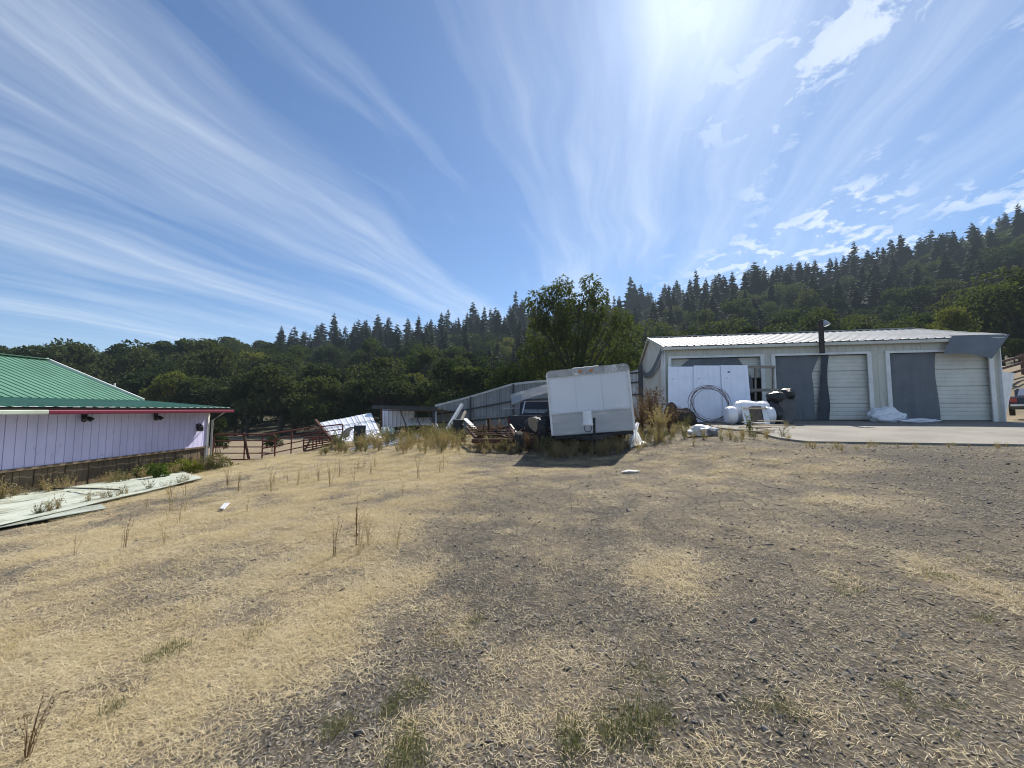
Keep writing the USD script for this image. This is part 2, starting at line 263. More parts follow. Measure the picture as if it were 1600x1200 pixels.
def blobsum(x, y, L):
    o = np.zeros(np.shape(x)); c = math.cos(0.25); s = math.sin(0.25)
    for p, rx, ry, w in L: o = np.maximum(o, w * np.exp(-(((x - p[0]) / rx) ** 2 + ((y - p[1]) / ry) ** 2)))
    return o
def fb(x, y, f, o=4, seed=0): return meshkit.fbm(np.stack([np.asarray(x) * f, np.asarray(y) * f, np.zeros(np.shape(x))], -1), o, seed)
def straw(x, y):
    x, y = np.asarray(x, float), np.asarray(y, float)
    d = SGN * side(x, y) + ((fb(x, y, 0.8, 4, 11) - 0.5) * 2.2 + (fb(x, y, 4.0, 3, 12) - .5) * 0.6) * np.clip(np.hypot(x, y) / 8, .3, 1)
    big, mid = fb(x, y, 0.45, 3, 21), fb(x, y, 1.9, 4, 22)
    s = smooth(d / 1.5 + 0.5) * np.clip(0.74 + 1.5 * (big - .5) + 1.7 * (mid - 0.5), 0.12, 1)
    g = np.clip(0.17 + .45 * (fb(x, y, 0.9, 4, 31) - .5) + 1.0 * (fb(x, y, 3.5, 4, 32) - .5), 0.03, 0.24)
    s = np.maximum(s, g); s = np.maximum(s, .8 * blobsum(x, y, PATCH) * np.clip(0.1 + 2.0 * (fb(x, y, 2.4, 5, 41) - .2), 0.05, 1.0))
    far = smooth((np.hypot(x, y) - 19) / 5) * (y > 0); s = s * (1 - far) + far * 0.62
    return np.clip(s * (1 - np.minimum(1.3 * blobsum(x, y, DARK), .95)), 0.0, 1)

def axis(lo, hi, step, far):
    a = list(np.arange(lo, hi + 1e-6, step)); s, x = step, hi
    while x < far: s *= 1.17; x += s; a.append(x)
    s, x = step, lo; b = []
    while x > -far: s *= 1.17; x -= s; b.append(x)
    return np.array(b[::-1] + a)
gx, gy = axis(-15.5, 21, 0.125, 900), axis(0.3, 20, 0.125, 900)
X, Y = np.meshgrid(gx, gy, indexing='ij'); Z = ground(X, Y)
nx, ny = X.shape; i, j = np.meshgrid(np.arange(nx - 1), np.arange(ny - 1), indexing='ij'); a = (i * ny + j).ravel()
gf = np.vstack([np.stack([a, a + ny, a + ny + 1], 1), np.stack([a, a + ny + 1, a + 1], 1)])
gm = usdkit.mesh(stage, '/World/ground', trimesh.Trimesh(np.stack([X, Y, Z], -1).reshape(-1, 3), gf, process=False), None, smooth=True)
tag(gm.GetPrim(), kind='structure')
def green(x, y):
    o = np.zeros(np.shape(x))
    for p, r, w in GREEN: o = np.maximum(o, w * np.exp(-((x - p[0]) ** 2 + (y - p[1]) ** 2) / r ** 2))
    return o
ST = straw(X, Y)
UsdGeom.PrimvarsAPI(gm).CreatePrimvar('straw', Sdf.ValueTypeNames.FloatArray, 'vertex').Set(Vt.FloatArray.FromNumpy(ST.astype(np.float32).ravel()))
gmat = usdkit.material(stage, '/World/Looks/ground', {
 'at': N('attribute', attribute='straw'), 'ge': N('geometry'),
 'fn': N('noise_texture', scale=9.0, detail=9.0, roughness=0.7), 'fs': N('math', math_type='multiply_add', value2=0.75, value3=-0.375), 'ad': N('math', math_type='add', use_clamp=True),
 'vo': N('voronoi_texture', feature='f1', scale=58.0), 'vr': N('rgb_ramp', ramp=[(0, (.03, .028, .025)), (.3, (.047, .044, .039)), (.55, (.067, .062, .055)), (.8, (.10, .092, .08)), (1, (.17, .157, .137))]),
 'vs': N('separate_color'), 'sn': N('noise_texture', scale=70.0, detail=6.0, roughness=0.7), 'sr': N('rgb_ramp', ramp=[(0, (.09, .073, .048)), (.4, (.19, .155, .10)), (.58, (.36, .295, .20)), (.75, (.51, .43, .30)), (1, (.54, .46, .32))]),
 'ln': N('noise_texture', scale=0.7, detail=5.0), 'lr': N('rgb_ramp', ramp=[(0, (.78, .76, .74)), (.4, (.9, .9, .9)), (.65, (1.1, 1.06, 1)), (1, (1.15, 1.08, .98))]),
 'gm': N('mix', mix_type='mix', fac=0.35, color2=(.066, .059, .048)), 'm': N('mix', mix_type='mix'), 'ml': N('mix', mix_type='multiply', fac=1.0), 'p': N('principled_bsdf', roughness=0.92, specular_ior_level=0.15),
 'hb': N('mix_float', fac=0.5), 'b': N('bump', strength=0.9, distance=0.012)},
 [('ge.position', 'fn.vector'), ('ge.position', 'vo.vector'), ('ge.position', 'sn.vector'), ('ge.position', 'ln.vector'), ('fn.fac', 'fs.value1'), ('at.fac', 'ad.value1'), ('fs.value', 'ad.value2'),
  ('vo.color', 'vs.color'), ('vs.r', 'vr.fac'), ('vr.color', 'gm.color1'), ('sn.fac', 'sr.fac'), ('ad.value', 'm.fac'), ('gm.color', 'm.color1'), ('sr.color', 'm.color2'), ('ln.fac', 'lr.fac'), ('m.color', 'ml.color1'), ('lr.color', 'ml.color2'), ('ml.color', 'p.base_color'),
  ('vo.distance', 'hb.a'), ('sn.fac', 'hb.b'), ('hb.result', 'b.height'), ('b.normal', 'p.normal')], surface='p.BSDF')
UsdShade.MaterialBindingAPI.Apply(gm.GetPrim()).Bind(gmat)

# ------------------------------------------------------------------ hillside behind the yard
RIDGE = np.array([(-1.9, 130, -1.0), (-1.333, 130, 1.5), (-1.0, 140, 4), (-.667, 190, 18), (-.583, 250, 23), (-.267, 300, 37), (.033, 330, 55), (.333, 300, 60), (.583, 240, 57), (.833, 230, 62), (1.083, 230, 73), (1.333, 230, 90), (1.8, 230, 118), (2.6, 220, 140)])
FOOT = np.array([(-1.9, 80, -2.6), (-.8, 66, -2.4), (-.3, 52, -1.6), (.2, 46, -.8), (.6, 46, .2), (1.0, 46, 2), (1.35, 44, 6), (1.8, 40, 8), (2.6, 40, 8)])
def hill(u, t):
    """Direction u = x / y, t from 0 at the foot to 1 at the ridge and on to 2 behind it: the point of the slope."""
    yf, zf = np.interp(u, FOOT[:, 0], FOOT[:, 1]), np.interp(u, FOOT[:, 0], FOOT[:, 2]); yr, zr = np.interp(u, RIDGE[:, 0], RIDGE[:, 1]), np.interp(u, RIDGE[:, 0], RIDGE[:, 2])
    y = yf + (yr - yf) * t; s = np.where(t < 1, 0.35 * t + 0.65 * smooth(t), 1 - 0.5 * (t - 1) ** 2); z = zf + (zr - zf) * s
    return np.stack([u * y, y, z + 3.0 * (meshkit.fbm(np.stack([u * y * .02, y * .02, 0 * y], -1), 3, 8) - .5) * np.clip(t * 3, 0, 1)], -1)
HU, HT = np.meshgrid(np.linspace(-1.9, 2.6, 140), np.linspace(-0.08, 2, 60), indexing='ij'); hv = hill(HU, HT); hv[:, 0, 2] -= 4
i, j = np.meshgrid(np.arange(139), np.arange(59), indexing='ij'); a = (i * 60 + j).ravel(); hf = np.vstack([np.stack([a, a + 60, a + 61], 1), np.stack([a, a + 61, a + 1], 1)])
hm = usdkit.mesh(stage, '/World/hillside', trimesh.Trimesh(hv.reshape(-1, 3), hf, process=False), mat('forest_floor', (.035, .04, .02), (.06, .05, .03), rough=.95, scale=.15), smooth=True)
tag(hm.GetPrim(), kind='structure')

# ------------------------------------------------------------------ trees
def leafquads(c, d, ln, w, droop, g):
    """Leaf faces: bent kites of two triangles at c along d."""
    n = len(c); d = d / (np.linalg.norm(d, axis=1, keepdims=True) + 1e-9); r = g.normal(size=(n, 3)); a = np.cross(d, r); a /= np.linalg.norm(a, axis=1, keepdims=True) + 1e-9
    ln, w = np.broadcast_to(ln, (n,))[:, None], np.broadcast_to(w, (n,))[:, None]; tip = c + d * ln; tip[:, 2] -= (droop * ln)[:, 0]; mid = c + d * ln * .5
    v = np.stack([c, mid + a * w / 2, tip, mid - a * w / 2], 1).reshape(-1, 3); k = np.arange(n)[:, None] * 4
    return v, np.vstack([k + [0, 1, 2], k + [0, 2, 3]])
def conifer(seed, h=1.0, R=0.17, n=34, bare=0.06):
    """Unit-height fir: trunk and drooping fronds in whorls."""
    g = np.random.default_rng(seed); V, F, o = [], [], 0
    for k in range(n):
        t0 = bare + (1 - bare) * (k + g.uniform(0, .8)) / n; r = R * (1 - t0) ** 0.66 * g.uniform(.7, 1.12) + 0.006; m = g.integers(6, 10); a0 = g.uniform(0, 6.28)
        for q in range(m):
            t = min(t0 + g.uniform(-1.3, 1.3) / n, .995)
            if g.random() < .18: continue
            a = a0 + q * 6.283 / m + g.normal() * .25; L = r * g.uniform(.45, 1.3); e = np.array([math.cos(a), math.sin(a), 0]); s = np.array([-e[1], e[0], 0]); w = L * g.uniform(.3, .5); lift = g.uniform(-.05, .25) if t > .55 else g.uniform(-.25, .1)
            b = np.array([0, 0, t]); m1 = b + e * L * .55 + np.array([0, 0, lift * L * .6]); tp = b + e * L + np.array([0, 0, lift * L - .2 * L])
            l1, l2 = m1 + s * w + np.array([0, 0, -.22 * L]) - e * L * .05, m1 - s * w + np.array([0, 0, -.22 * L]) - e * L * .05; k1, k2 = b + e * L * .25 + s * w * .8 + np.array([0, 0, -.16 * L]), b + e * L * .25 - s * w * .8 + np.array([0, 0, -.16 * L])
            V += [b, m1, tp, l1, l2, k1, k2]; F += [[o, o + 3, o + 1], [o + 1, o + 3, o + 2], [o, o + 1, o + 4], [o + 1, o + 2, o + 4], [o, o + 5, o + 3], [o, o + 4, o + 6]]; o += 7
    return np.array(V) * h, np.array(F), tube([(0, 0, -.05 * h), (0, 0, .5 * h), (0, 0, 1.0 * h)], [.013 * h, .008 * h, .001 * h], 6)
def broadleaf(seed, n=2600, leaf=0.05, lobes=16, wide=.36, low=.22, top=1.0):
    """Unit-height round tree: trunk with limbs to each lobe, leaf faces scattered through uneven lobes."""
    g = np.random.default_rng(seed); C, S = [], []
    for k in range(lobes):
        t = (k + .5) / lobes; a = k * 2.4 + g.normal() * .4; zz = low + (top - low) * (0.12 + 0.80 * g.beta(1.5, 1.25)); prof = math.sin(math.pi * min(max((zz - low) / (top - low), .06), .97) ** .8) ** .7
        rr = wide * prof * math.sqrt(g.uniform(.15, 1)) * .8; C.append((rr * math.cos(a), rr * math.sin(a), zz)); S.append(g.uniform(.07, .19) * (1.25 - .55 * zz))
    C, S = np.array(C), np.array(S); k = g.integers(0, lobes, n); d = g.normal(size=(n, 3)); d /= np.linalg.norm(d, axis=1, keepdims=True); r = g.uniform(.35, 1.05, n) ** .6
    p = C[k] + d * (S[k] * r)[:, None] * [1.15, 1.15, .8]; p[:, 2] = np.maximum(p[:, 2], .05)
    ld = d + g.normal(size=(n, 3)) * .7 + [0, 0, -.1]; v, f = leafquads(p, ld, leaf * g.uniform(.6, 1.4, n), leaf * g.uniform(.5, .9, n), .15, g)
    tr = [tube([(0, 0, -.05), (g.normal() * .01, g.normal() * .01, .2), (g.normal() * .03, g.normal() * .03, .55)], [.028, .021, .008], 7)]
    for q in range(lobes): c = C[q]; s0 = np.array([0, 0, min(.15 + .3 * c[2], .5)]); tr.append(tube([s0, (s0 + c) / 2 + [0, 0, .03], c], [.011, .007, .002], 5))
    return v, f, cat_(tr)
BARK = mat('bark', (.075, .06, .048), (.045, .038, .03), rough=.95, scale=9, stretch=(1, 1, .2), bump=.01)
L_CON = leafmat('fir_needles', (.016, .030, .020), (.034, .050, .028), .12); L_OAK = leafmat('dark_leaves', (.026, .042, .018), (.055, .070, .026), .25)
L_MID = leafmat('green_leaves', (.045, .065, .022), (.085, .10, .034), .3); L_YEL = leafmat('yellow_leaves', (.10, .112, .03), (.165, .165, .045), .35); L_OLV = leafmat('olive_leaves', (.052, .066, .028), (.088, .094, .04), .3)
PROTO = {}
def tree_at(kind, var, p, h, wf, label, cat, group, name):
    """A tree of unit-height kind with trunk and crown: the first of each builds its meshes, the others refer to it."""
    rz = float(rng.uniform(0, 360)); path = numbered('/World/' + name); x = UsdGeom.Xform.Define(stage, path); prim = x.GetPrim(); key = (kind, var)
    if key in PROTO: prim.GetReferences().AddInternalReference(PROTO[key]); prim.SetInstanceable(True)
    ops = UsdGeom.Xformable(prim); ops.ClearXformOpOrder()
    ops.AddTranslateOp().Set(Gf.Vec3d(*map(float, p))); ops.AddRotateZOp().Set(rz); ops.AddScaleOp().Set(Gf.Vec3f(float(h * wf), float(h * wf), float(h)))
    tag(prim, label, cat, group)
    if key not in PROTO:
        PROTO[key] = path; v, f, tr = MAKE[key]()
        usdkit.mesh(stage, path + '/crown', trimesh.Trimesh(v, f, process=False), KINDMAT[kind]); usdkit.mesh(stage, path + '/trunk', tr, BARK, smooth=True)
KINDMAT = {'fir': L_CON, 'oak': L_OAK, 'maple': L_MID, 'yellow': L_YEL, 'olive': L_OLV}
MAKE = {}
for v in range(6): MAKE[('fir', v)] = (lambda s: lambda: conifer(100 + s, R=(.17, .19, .22, .16, .20, .18)[s], n=(50, 44, 46, 54, 48, 56)[s], bare=(.05, .1, .04, .12, .06, .08)[s]))(v)
for kd, s0 in (('oak', 200), ('maple', 300), ('yellow', 400), ('olive', 500)):
    for v in range(4 if kd == 'oak' else 3): MAKE[(kd, v)] = (lambda s: lambda: broadleaf(s, n=4600, leaf=.036, lobes=17 + s % 5, wide=(.36, .42, .33, .39)[s % 4], low=(.14, .2, .1, .18)[s % 4]))(s0 + v)
NV = {'fir': 6, 'oak': 4, 'maple': 3, 'yellow': 3, 'olive': 3}
KLAB = {'fir': ('dark pointed fir', 'fir tree'), 'oak': ('dark green tree', 'tree'), 'maple': ('mid green tree', 'tree'), 'yellow': ('yellow-green tree', 'tree'), 'olive': ('olive-brown tree', 'tree')}
KNAME = {'fir': 'fir_tree', 'oak': 'dark_oak', 'maple': 'green_tree', 'yellow': 'yellow_tree', 'olive': 'olive_tree'}
cands = []
ZN = (-1.22, -.95, -.68, -.5, -.36, -.2, -.04, .1, .24, .36, .52, .68, .84, 1.0, 1.16)
ZT = ('left of the green roof', 'behind the green ridge', 'behind the green roof slope', 'behind the rusty gates', 'behind the collapsed white roof', 'behind the fallen carport', 'behind the leaning white post', 'behind the pickup', 'behind the white trailer', 'left of the garage', "behind the garage's left end", 'behind the left garage door', 'behind the roof floodlight', 'behind the middle garage door', 'behind the right garage door', 'right of the garage')
def zone(u): return ZT[int(np.searchsorted(ZN, u))]
g = np.random.default_rng(31)
n = 5200; us = g.uniform(-1.75, 1.85, n); yy = np.sqrt(g.uniform(0, 1, n)); pts = []
cell = {}
for u, q in zip(us, yy):
    yf, yr = np.interp(u, FOOT[:, 0], FOOT[:, 1]), np.interp(u, RIDGE[:, 0], RIDGE[:, 1]); ymax = yr + 22
    y = math.sqrt(yf ** 2 + (ymax ** 2 - yf ** 2) * q ** 2); t = (y - yf) / (yr - yf); p = hill(np.array(u), np.array(t))
    c = (int(p[0] // 6), int(p[1] // 6))
    near = [o for dx in (-1, 0, 1) for dy in (-1, 0, 1) for o in cell.get((c[0] + dx, c[1] + dy), [])]
    if any((o[0] - p[0]) ** 2 + (o[1] - p[1]) ** 2 < 5.0 ** 2 for o in near): continue
    cell.setdefault(c, []).append(p); pf = float(np.clip(.12 + .95 * t, .1, .95)) if u > -.62 else 0
    if u > .5: pf = max(pf, .35)
    if u > .4 and t < .2: pf = .2
    if u > -.45 and t > .10: pf = max(pf, .62 + .3 * t)
    if meshkit.fbm(np.array([p[0] * .03, p[1] * .03, 4.0]), 2, 5) > .56: pf *= .35
    if t > .93 and u > -.62: pf = .96
    if u < -.62: pf = 0
    if g.random() < pf: kind, h, wf = 'fir', (g.uniform(11, 24) if g.random() < .4 else g.uniform(20, 34)), g.uniform(.95, 1.5)
    else:
        kind = g.choice(['oak', 'maple', 'olive', 'yellow'], p=[.55, .27, .15, .03] if u < .33 else [.34, .34, .28, .04]); h, wf = g.uniform(9, 17), g.uniform(.75, 1.2)
        if u < -.6: h += 2.5
        if t < .12: h *= .8
    if kind == 'fir': h = min(h * (.8 + .2 * min(1, t * 2)), .13 * p[1] + 1)
    if kind == 'fir' and t > .7 and g.random() < .08: h *= 1.2
    pts.append((kind, u, t, p, h, wf))
# the band of trees along the field's edge and a few set by the photograph
for u in np.arange(-1.6, .5, .055):
    y = np.interp(u, FOOT[:, 0], FOOT[:, 1]) - g.uniform(0, 7); uu = u + g.normal() * .012
    pts.append((g.choice(['oak', 'maple', 'olive', 'yellow'], p=[.5, .32, .1, .08]), uu, 0, np.array([uu * y, y, float(ground(uu * y, y)) - .2]), g.uniform(6.5, 10) * (1.15 if u < -.6 else 1), g.uniform(1.0, 1.4)))
for px, pyt, Yd, kd, wf in ((1480, 472, 42, 'yellow', .72), (270, 580, 60, 'yellow', .9), (650, 583, 58, 'yellow', .9), (610, 590, 55, 'maple', 1.2), (745, 578, 44, 'yellow', .8), (520, 566, 62, 'oak', 1.5), (1582, 526, 34, 'oak', .9), (1180, 414, 170, 'fir', 1.3), (1163, 425, 168, 'fir', 1.3), (1213, 418, 175, 'fir', 1.3), (1248, 410, 180, 'fir', 1.3), (1196, 430, 165, 'fir', 1.3), (1590, 318, 160, 'fir', 1.2), (1190, 508, 60, 'olive', 1.2), (1340, 495, 55, 'olive', 1.1), (1300, 500, 60, 'olive', 1.1), (572, 510, 170, 'fir', 1.35), (612, 512, 180, 'fir', 1.2), (1130, 500, 70, 'maple', 1.1)):
    u = (px - 800) / 600 * 1.0; tip = P(px, pyt, Yd); yf, yr = np.interp(u, FOOT[:, 0], FOOT[:, 1]), np.interp(u, RIDGE[:, 0], RIDGE[:, 1])
    b = hill(np.array(u), np.array((Yd - yf) / (yr - yf)))[2] if Yd > yf else float(ground(tip[0], tip[1]))
    h = tip[2] - b
    if kd == 'fir': h = min(h, 34)
    pts.append((kd, u, 0, np.array([tip[0], tip[1], tip[2] - h]), h, wf))
pts.sort(key=lambda q: -(q[4] / np.hypot(q[3][0], q[3][1]) + (0.05 if q[2] > .93 else 0) - (.6 if abs(q[1]) > 1.4 else 0)))
cnt, rest = {'fir': 0, 'leaf': 0}, []
for kind, u, t, p, h, wf in pts:
    k = 'fir' if kind == 'fir' else 'leaf'
    if cnt[k] < 290:
        cnt[k] += 1; var = int(g.integers(NV[kind])); lab, ct = KLAB[kind]
        zt = 'on the skyline' if t > .85 else ('high on the slope' if t > .3 else 'at the hill foot'); z = f'{"tall" if h > 19 or (k == "leaf" and h > 12.5) else "short"} {"broad" if wf > 1.15 else "slim"} {lab} {zt} {zone(u)}'
        tree_at(kind, var, p, h, wf, z, ct, z, KNAME[kind])
    else: rest.append((kind, p, h, wf))
pi = UsdGeom.PointInstancer.Define(stage, '/World/far_forest'); tag(pi.GetPrim(), 'distant mixed forest covering the hillside', 'forest', None, 'stuff')
keys = [k for k in MAKE if k in PROTO]
for k, key in enumerate(keys):
    q = UsdGeom.Xform.Define(stage, f'/World/far_forest/prototypes/tree_{k:03d}'); 
    for part in ('crown', 'trunk'):
        c = UsdGeom.Mesh.Define(stage, f'/World/far_forest/prototypes/tree_{k:03d}/{part}'); c.GetPrim().GetReferences().AddInternalReference(PROTO[key] + '/' + part)
pi.CreatePrototypesRel().SetTargets([f'/World/far_forest/prototypes/tree_{k:03d}' for k in range(len(keys))])
idx, pos, ori, scl = [], [], [], []
for kind, p, h, wf in rest:
    idx.append(int(g.choice([k for k, key in enumerate(keys) if key[0] == kind]))); pos.append(p); a = g.uniform(0, 6.28); ori.append((math.cos(a / 2), 0, 0, math.sin(a / 2))); scl.append((h * wf, h * wf, h))
def fill(pi, idx, pos, ori, scl):
    pi.CreateProtoIndicesAttr(Vt.IntArray.FromNumpy(np.array(idx, np.int32))); pi.CreatePositionsAttr(Vt.Vec3fArray.FromNumpy(np.array(pos, np.float32))); pi.CreateScalesAttr(Vt.Vec3fArray.FromNumpy(np.array(scl, np.float32)))
    pi.CreateOrientationsAttr(Vt.QuathArray([Gf.Quath(*map(float, q)) for q in ori]))
fill(pi, idx, pos, ori, scl)

# ------------------------------------------------------------------ materials of the things
M_LAV = mat('lavender_paint', (.62, .60, .86), (.54, .525, .77), rough=.75, scale=1.4, c3=(.36, .34, .46), s3=2.6, t3=(.62, .72), stretch=(1, 1, .5))
M_SKIRT = mat('grey_boards', (.19, .145, .095), (.11, .085, .055), rough=.9, scale=5, stretch=(1, 1, .15), c3=(.08, .075, .05), s3=1.2)
M_GREENROOF = mat('green_metal', (.095, .225, .15), (.08, .195, .13), rough=.5, scale=.8, spec=.35, c3=(.13, .25, .18), s3=1.0)
M_WHITE = mat('white_paint', (.74, .74, .72), (.64, .64, .61), rough=.5, scale=2.5, c3=(.42, .40, .36), s3=3.0, t3=(.62, .74))
M_MAG = mat('maroon_paint', (.15, .016, .042), (.12, .014, .035), rough=.45, scale=2)
M_PALE = mat('pale_metal', (.43, .47, .41), (.35, .39, .33), rough=.55, scale=1.5, c3=(.25, .25, .19), s3=1.8, t3=(.5, .66), spec=.3)
M_GALV = mat('galvanised', (.42, .43, .43), (.32, .33, .33), rough=.45, scale=2, metallic=.55, c3=(.25, .19, .14), s3=1.3, t3=(.62, .72))
M_GWALL = mat('grey_sheet', (.26, .275, .285), (.20, .215, .225), rough=.55, scale=1.2, metallic=.25, c3=(.22, .18, .14), s3=1.1, t3=(.62, .74))
M_RUST = mat('rust', (.085, .038, .024), (.05, .024, .016), rough=.85, scale=9, c3=(.13, .065, .038), s3=4, bump=.003)
M_GATE = mat('gate_red', (.16, .045, .03), (.10, .035, .026), rough=.7, scale=12, c3=(.22, .12, .07), s3=6)
M_DARK = mat('dark_steel', (.035, .037, .042), (.05, .05, .052), rough=.5, scale=5)
M_BLACK = mat('black_plastic', (.016, .016, .018), (.028, .028, .03), rough=.42, scale=4, c3=(.07, .065, .06), s3=2)
M_RUB = mat('rubber', (.02, .02, .02), (.04, .038, .035), rough=.9, scale=8, bump=.003)
M_TRUCK = mat('truck_paint', (.012, .015, .024), (.02, .023, .034), rough=.35, scale=2, spec=.35, c3=(.03, .028, .026), s3=2)
M_CHROME = mat('chrome', (.6, .6, .6), (.5, .5, .5), rough=.18, metallic=1.0, scale=3)
M_RED = mat('tail_red', (.35, .01, .015), (.28, .01, .012), rough=.2, spec=.6)
M_AMB = mat('amber', (.65, .2, .02), (.5, .14, .02), rough=.25, spec=.6)
M_TWHITE = mat('trailer_white', (.72, .74, .78), (.66, .68, .71), rough=.35, scale=.9, spec=.5, c3=(.45, .44, .42), s3=5.5, t3=(.66, .74), stretch=(1, 1, .5))
M_ALU = mat('aluminium', (.50, .50, .50), (.42, .42, .42), rough=.45, metallic=.12, scale=1.2, c3=(.62, .62, .61), s3=.9, t3=(.52, .6), stretch=(.5, 1, 2.2))
M_CAP = mat('trailer_cap', (.42, .42, .41), (.30, .30, .29), rough=.6, scale=5, c3=(.68, .68, .67), s3=2.2, t3=(.55, .62))
M_CREAM = mat('cream_metal', (.58, .57, .49), (.50, .49, .42), rough=.5, scale=1.1, c3=(.34, .31, .24), s3=2.4, t3=(.63, .75), stretch=(1.6, 1.6, .3))
M_SIDE = mat('side_wall_metal', (.66, .64, .58), (.58, .55, .49), rough=.5, scale=1.1, c3=(.44, .30, .26), s3=.9, t3=(.55, .7), stretch=(1, 1, .4))
M_ROOFW = mat('pale_roof', (.42, .43, .43), (.34, .35, .35), rough=.6, scale=.8, c3=(.27, .25, .22), s3=1.4, t3=(.58, .72), spec=.3)
M_DOOR = mat('door_slats', (.66, .65, .58), (.58, .57, .51), rough=.5, scale=1.5, c3=(.42, .40, .34), s3=2.2, t3=(.62, .74))
M_TARP = mat('grey_tarp', (.15, .165, .18), (.125, .14, .155), rough=.65, scale=1.6, bump=.012, bscale=5)
M_TARPD = mat('navy_tarp', (.05, .06, .075), (.035, .042, .055), rough=.6, scale=2, bump=.012, bscale=6)
M_CONC = mat('concrete', (.215, .205, .18), (.165, .157, .137), rough=.9, scale=.7, c3=(.11, .105, .095), s3=.9, t3=(.56, .7), bump=.004, bscale=60)
M_WOODG = mat('grey_lumber', (.33, .29, .24), (.22, .195, .16), rough=.9, scale=6, stretch=(.2, 1, 1))
M_WOODT = mat('tan_lumber', (.60, .50, .36), (.48, .38, .26), rough=.8, scale=6)
M_WOODB = mat('brown_board', (.13, .10, .075), (.08, .062, .048), rough=.85, scale=9, c3=(.2, .17, .14), s3=5)
M_PANW = mat('white_panel_metal', (.84, .86, .92), (.77, .79, .85), rough=.38, scale=1.0, spec=.5, c3=(.45, .44, .44), s3=3.5, t3=(.66, .76))
M_PLW = mat('white_plastic', (.78, .79, .82), (.68, .69, .72), rough=.38, scale=3, bump=.02, bscale=6)
M_BAGB = mat('blue_printed_bag', (.74, .75, .77), (.66, .68, .71), rough=.4, scale=3, c3=(.10, .15, .36), s3=2.6, t3=(.6, .63), bump=.02, bscale=7)
M_BAGK = mat('black_bag', (.012, .012, .014), (.02, .02, .022), rough=.42, spec=.4, scale=3, bump=.03, bscale=9)
M_BIN = mat('bin_grey', (.085, .09, .095), (.11, .115, .12), rough=.55, scale=3)
M_WIRE = mat('rusty_wire', (.20, .145, .115), (.14, .10, .08), rough=.7, metallic=.3, scale=20)
M_DIRT = mat('dark_soil', (.06, .042, .03), (.035, .026, .02), rough=.95, scale=6, bump=.03, bscale=9)
M_CREAMP = mat('cream_plastic', (.72, .66, .5), (.6, .54, .4), rough=.5, scale=4)
M_REDWOOD = mat('red_brown_wood', (.13, .065, .042), (.09, .05, .034), rough=.85, scale=5, stretch=(1, 1, .3))
M_CARBLUE = mat('car_paint', (.018, .02, .028), (.022, .025, .035), rough=.22, spec=.6, scale=1)
def glassmat(name, tint):
    LOOK[name] = usdkit.material(stage, '/World/Looks/' + name, {'t': N('transparent_bsdf', color=tint), 'g': N('glossy_bsdf', roughness=.03, color=(.95, .95, .95)), 'f': N('fresnel', IOR=1.6), 'm': N('mix_closure')}, [('f.fac', 'm.fac'), ('t.BSDF', 'm.closure1'), ('g.BSDF', 'm.closure2')], surface='m.closure'); return LOOK[name]
M_GLASS = glassmat('window_glass', (.25, .28, .3)); M_CLEAR = glassmat('lamp_glass', (.8, .8, .78))

# ------------------------------------------------------------------ concrete apron and garage
def slab_z(b): return 1.12 + 0.026 * min(b, 0) - 1.14
na, nb = 40, 24; A, B = np.meshgrid(np.linspace(0, 1, na), np.linspace(-9.1, 0.05, nb), indexing='ij')
left = 0.5 + 0.5 * np.sin(B * 1.7) * .4 + 0.10 * (-B); A2 = left + (24 - left) * A
Gp = np.stack([G0[0] + A2 * GA[0] + B * GB[0], G0[1] + A2 * GA[1] + B * GB[1], 1.12 + .026 * np.minimum(B, 0)], -1)
obj('concrete_apron', solid_grid(Gp, .12), M_CONC, kind='structure')
gar_t = thing('garage', 'long pale metal garage with three roll-up doors and low ribbed roof', 'garage', gar(0, 0, 0))
H, RZ, RB = 3.43, 4.60, 4.2; DOORS = [(.283, 4.06), (4.65, 8.19), (9.0, 12.42)]; DH = 2.85
def wallpanels(a0, a1, z0, z1, b, m, name='wall_panel', pitch=.3):
    n = max(1, round((a1 - a0) / .92)); e = np.linspace(a0, a1, n + 1)
    for k in range(n):
        obj(name, ribbed((gar(e[k] + .003, b, z0), gar(e[k + 1] - .003, b, z0), gar(e[k + 1] - .003, b, z1), gar(e[k] + .003, b, z1)), pitch, .022, th=.01, rw=.18), m, gar_t)
xs = [0.0] + [v for d in DOORS for v in d] + [GLEN]
wallpanels(0, GLEN, DH, H, 0, M_CREAM)
for k in range(0, 8, 2):
    if xs[k + 1] - xs[k] > .05: wallpanels(xs[k], xs[k + 1], -.03, DH, 0, M_CREAM)
for a, nm, m in ((0, 'left', M_SIDE), (GLEN, 'right', M_CREAM)):
    e = np.linspace(.03, GDEEP, 10)
    for k in range(9):
        zt = lambda b: H + (RZ - H) * (1 - abs(b - RB) / RB) - .03
        pts = [gar(a, e[k], -.05), gar(a, e[k + 1], -.05), gar(a, e[k + 1], zt(e[k + 1])), gar(a, e[k], zt(e[k]))]
        if a == 0: pts = [pts[1], pts[0], pts[3], pts[2]]
        obj('side_panel', ribbed(pts, .3, .022, th=.01, rw=.18), m, gar_t)
obj('back_wall', ribbed((gar(GLEN, GDEEP, -.3), gar(0, GDEEP, -.3), gar(0, GDEEP, H), gar(GLEN, GDEEP, H)), .3, .02, th=.01), M_CREAM, gar_t)
obj('floor_slab', trimesh.Trimesh(np.array([gar(a, b, z) for a in (.02, GLEN - .02) for b in (.06, GDEEP - .02) for z in (-.4, -.01)]), trimesh.creation.box().faces, process=False), M_CONC, gar_t)
e = np.linspace(-.12, GLEN + .12, 15)
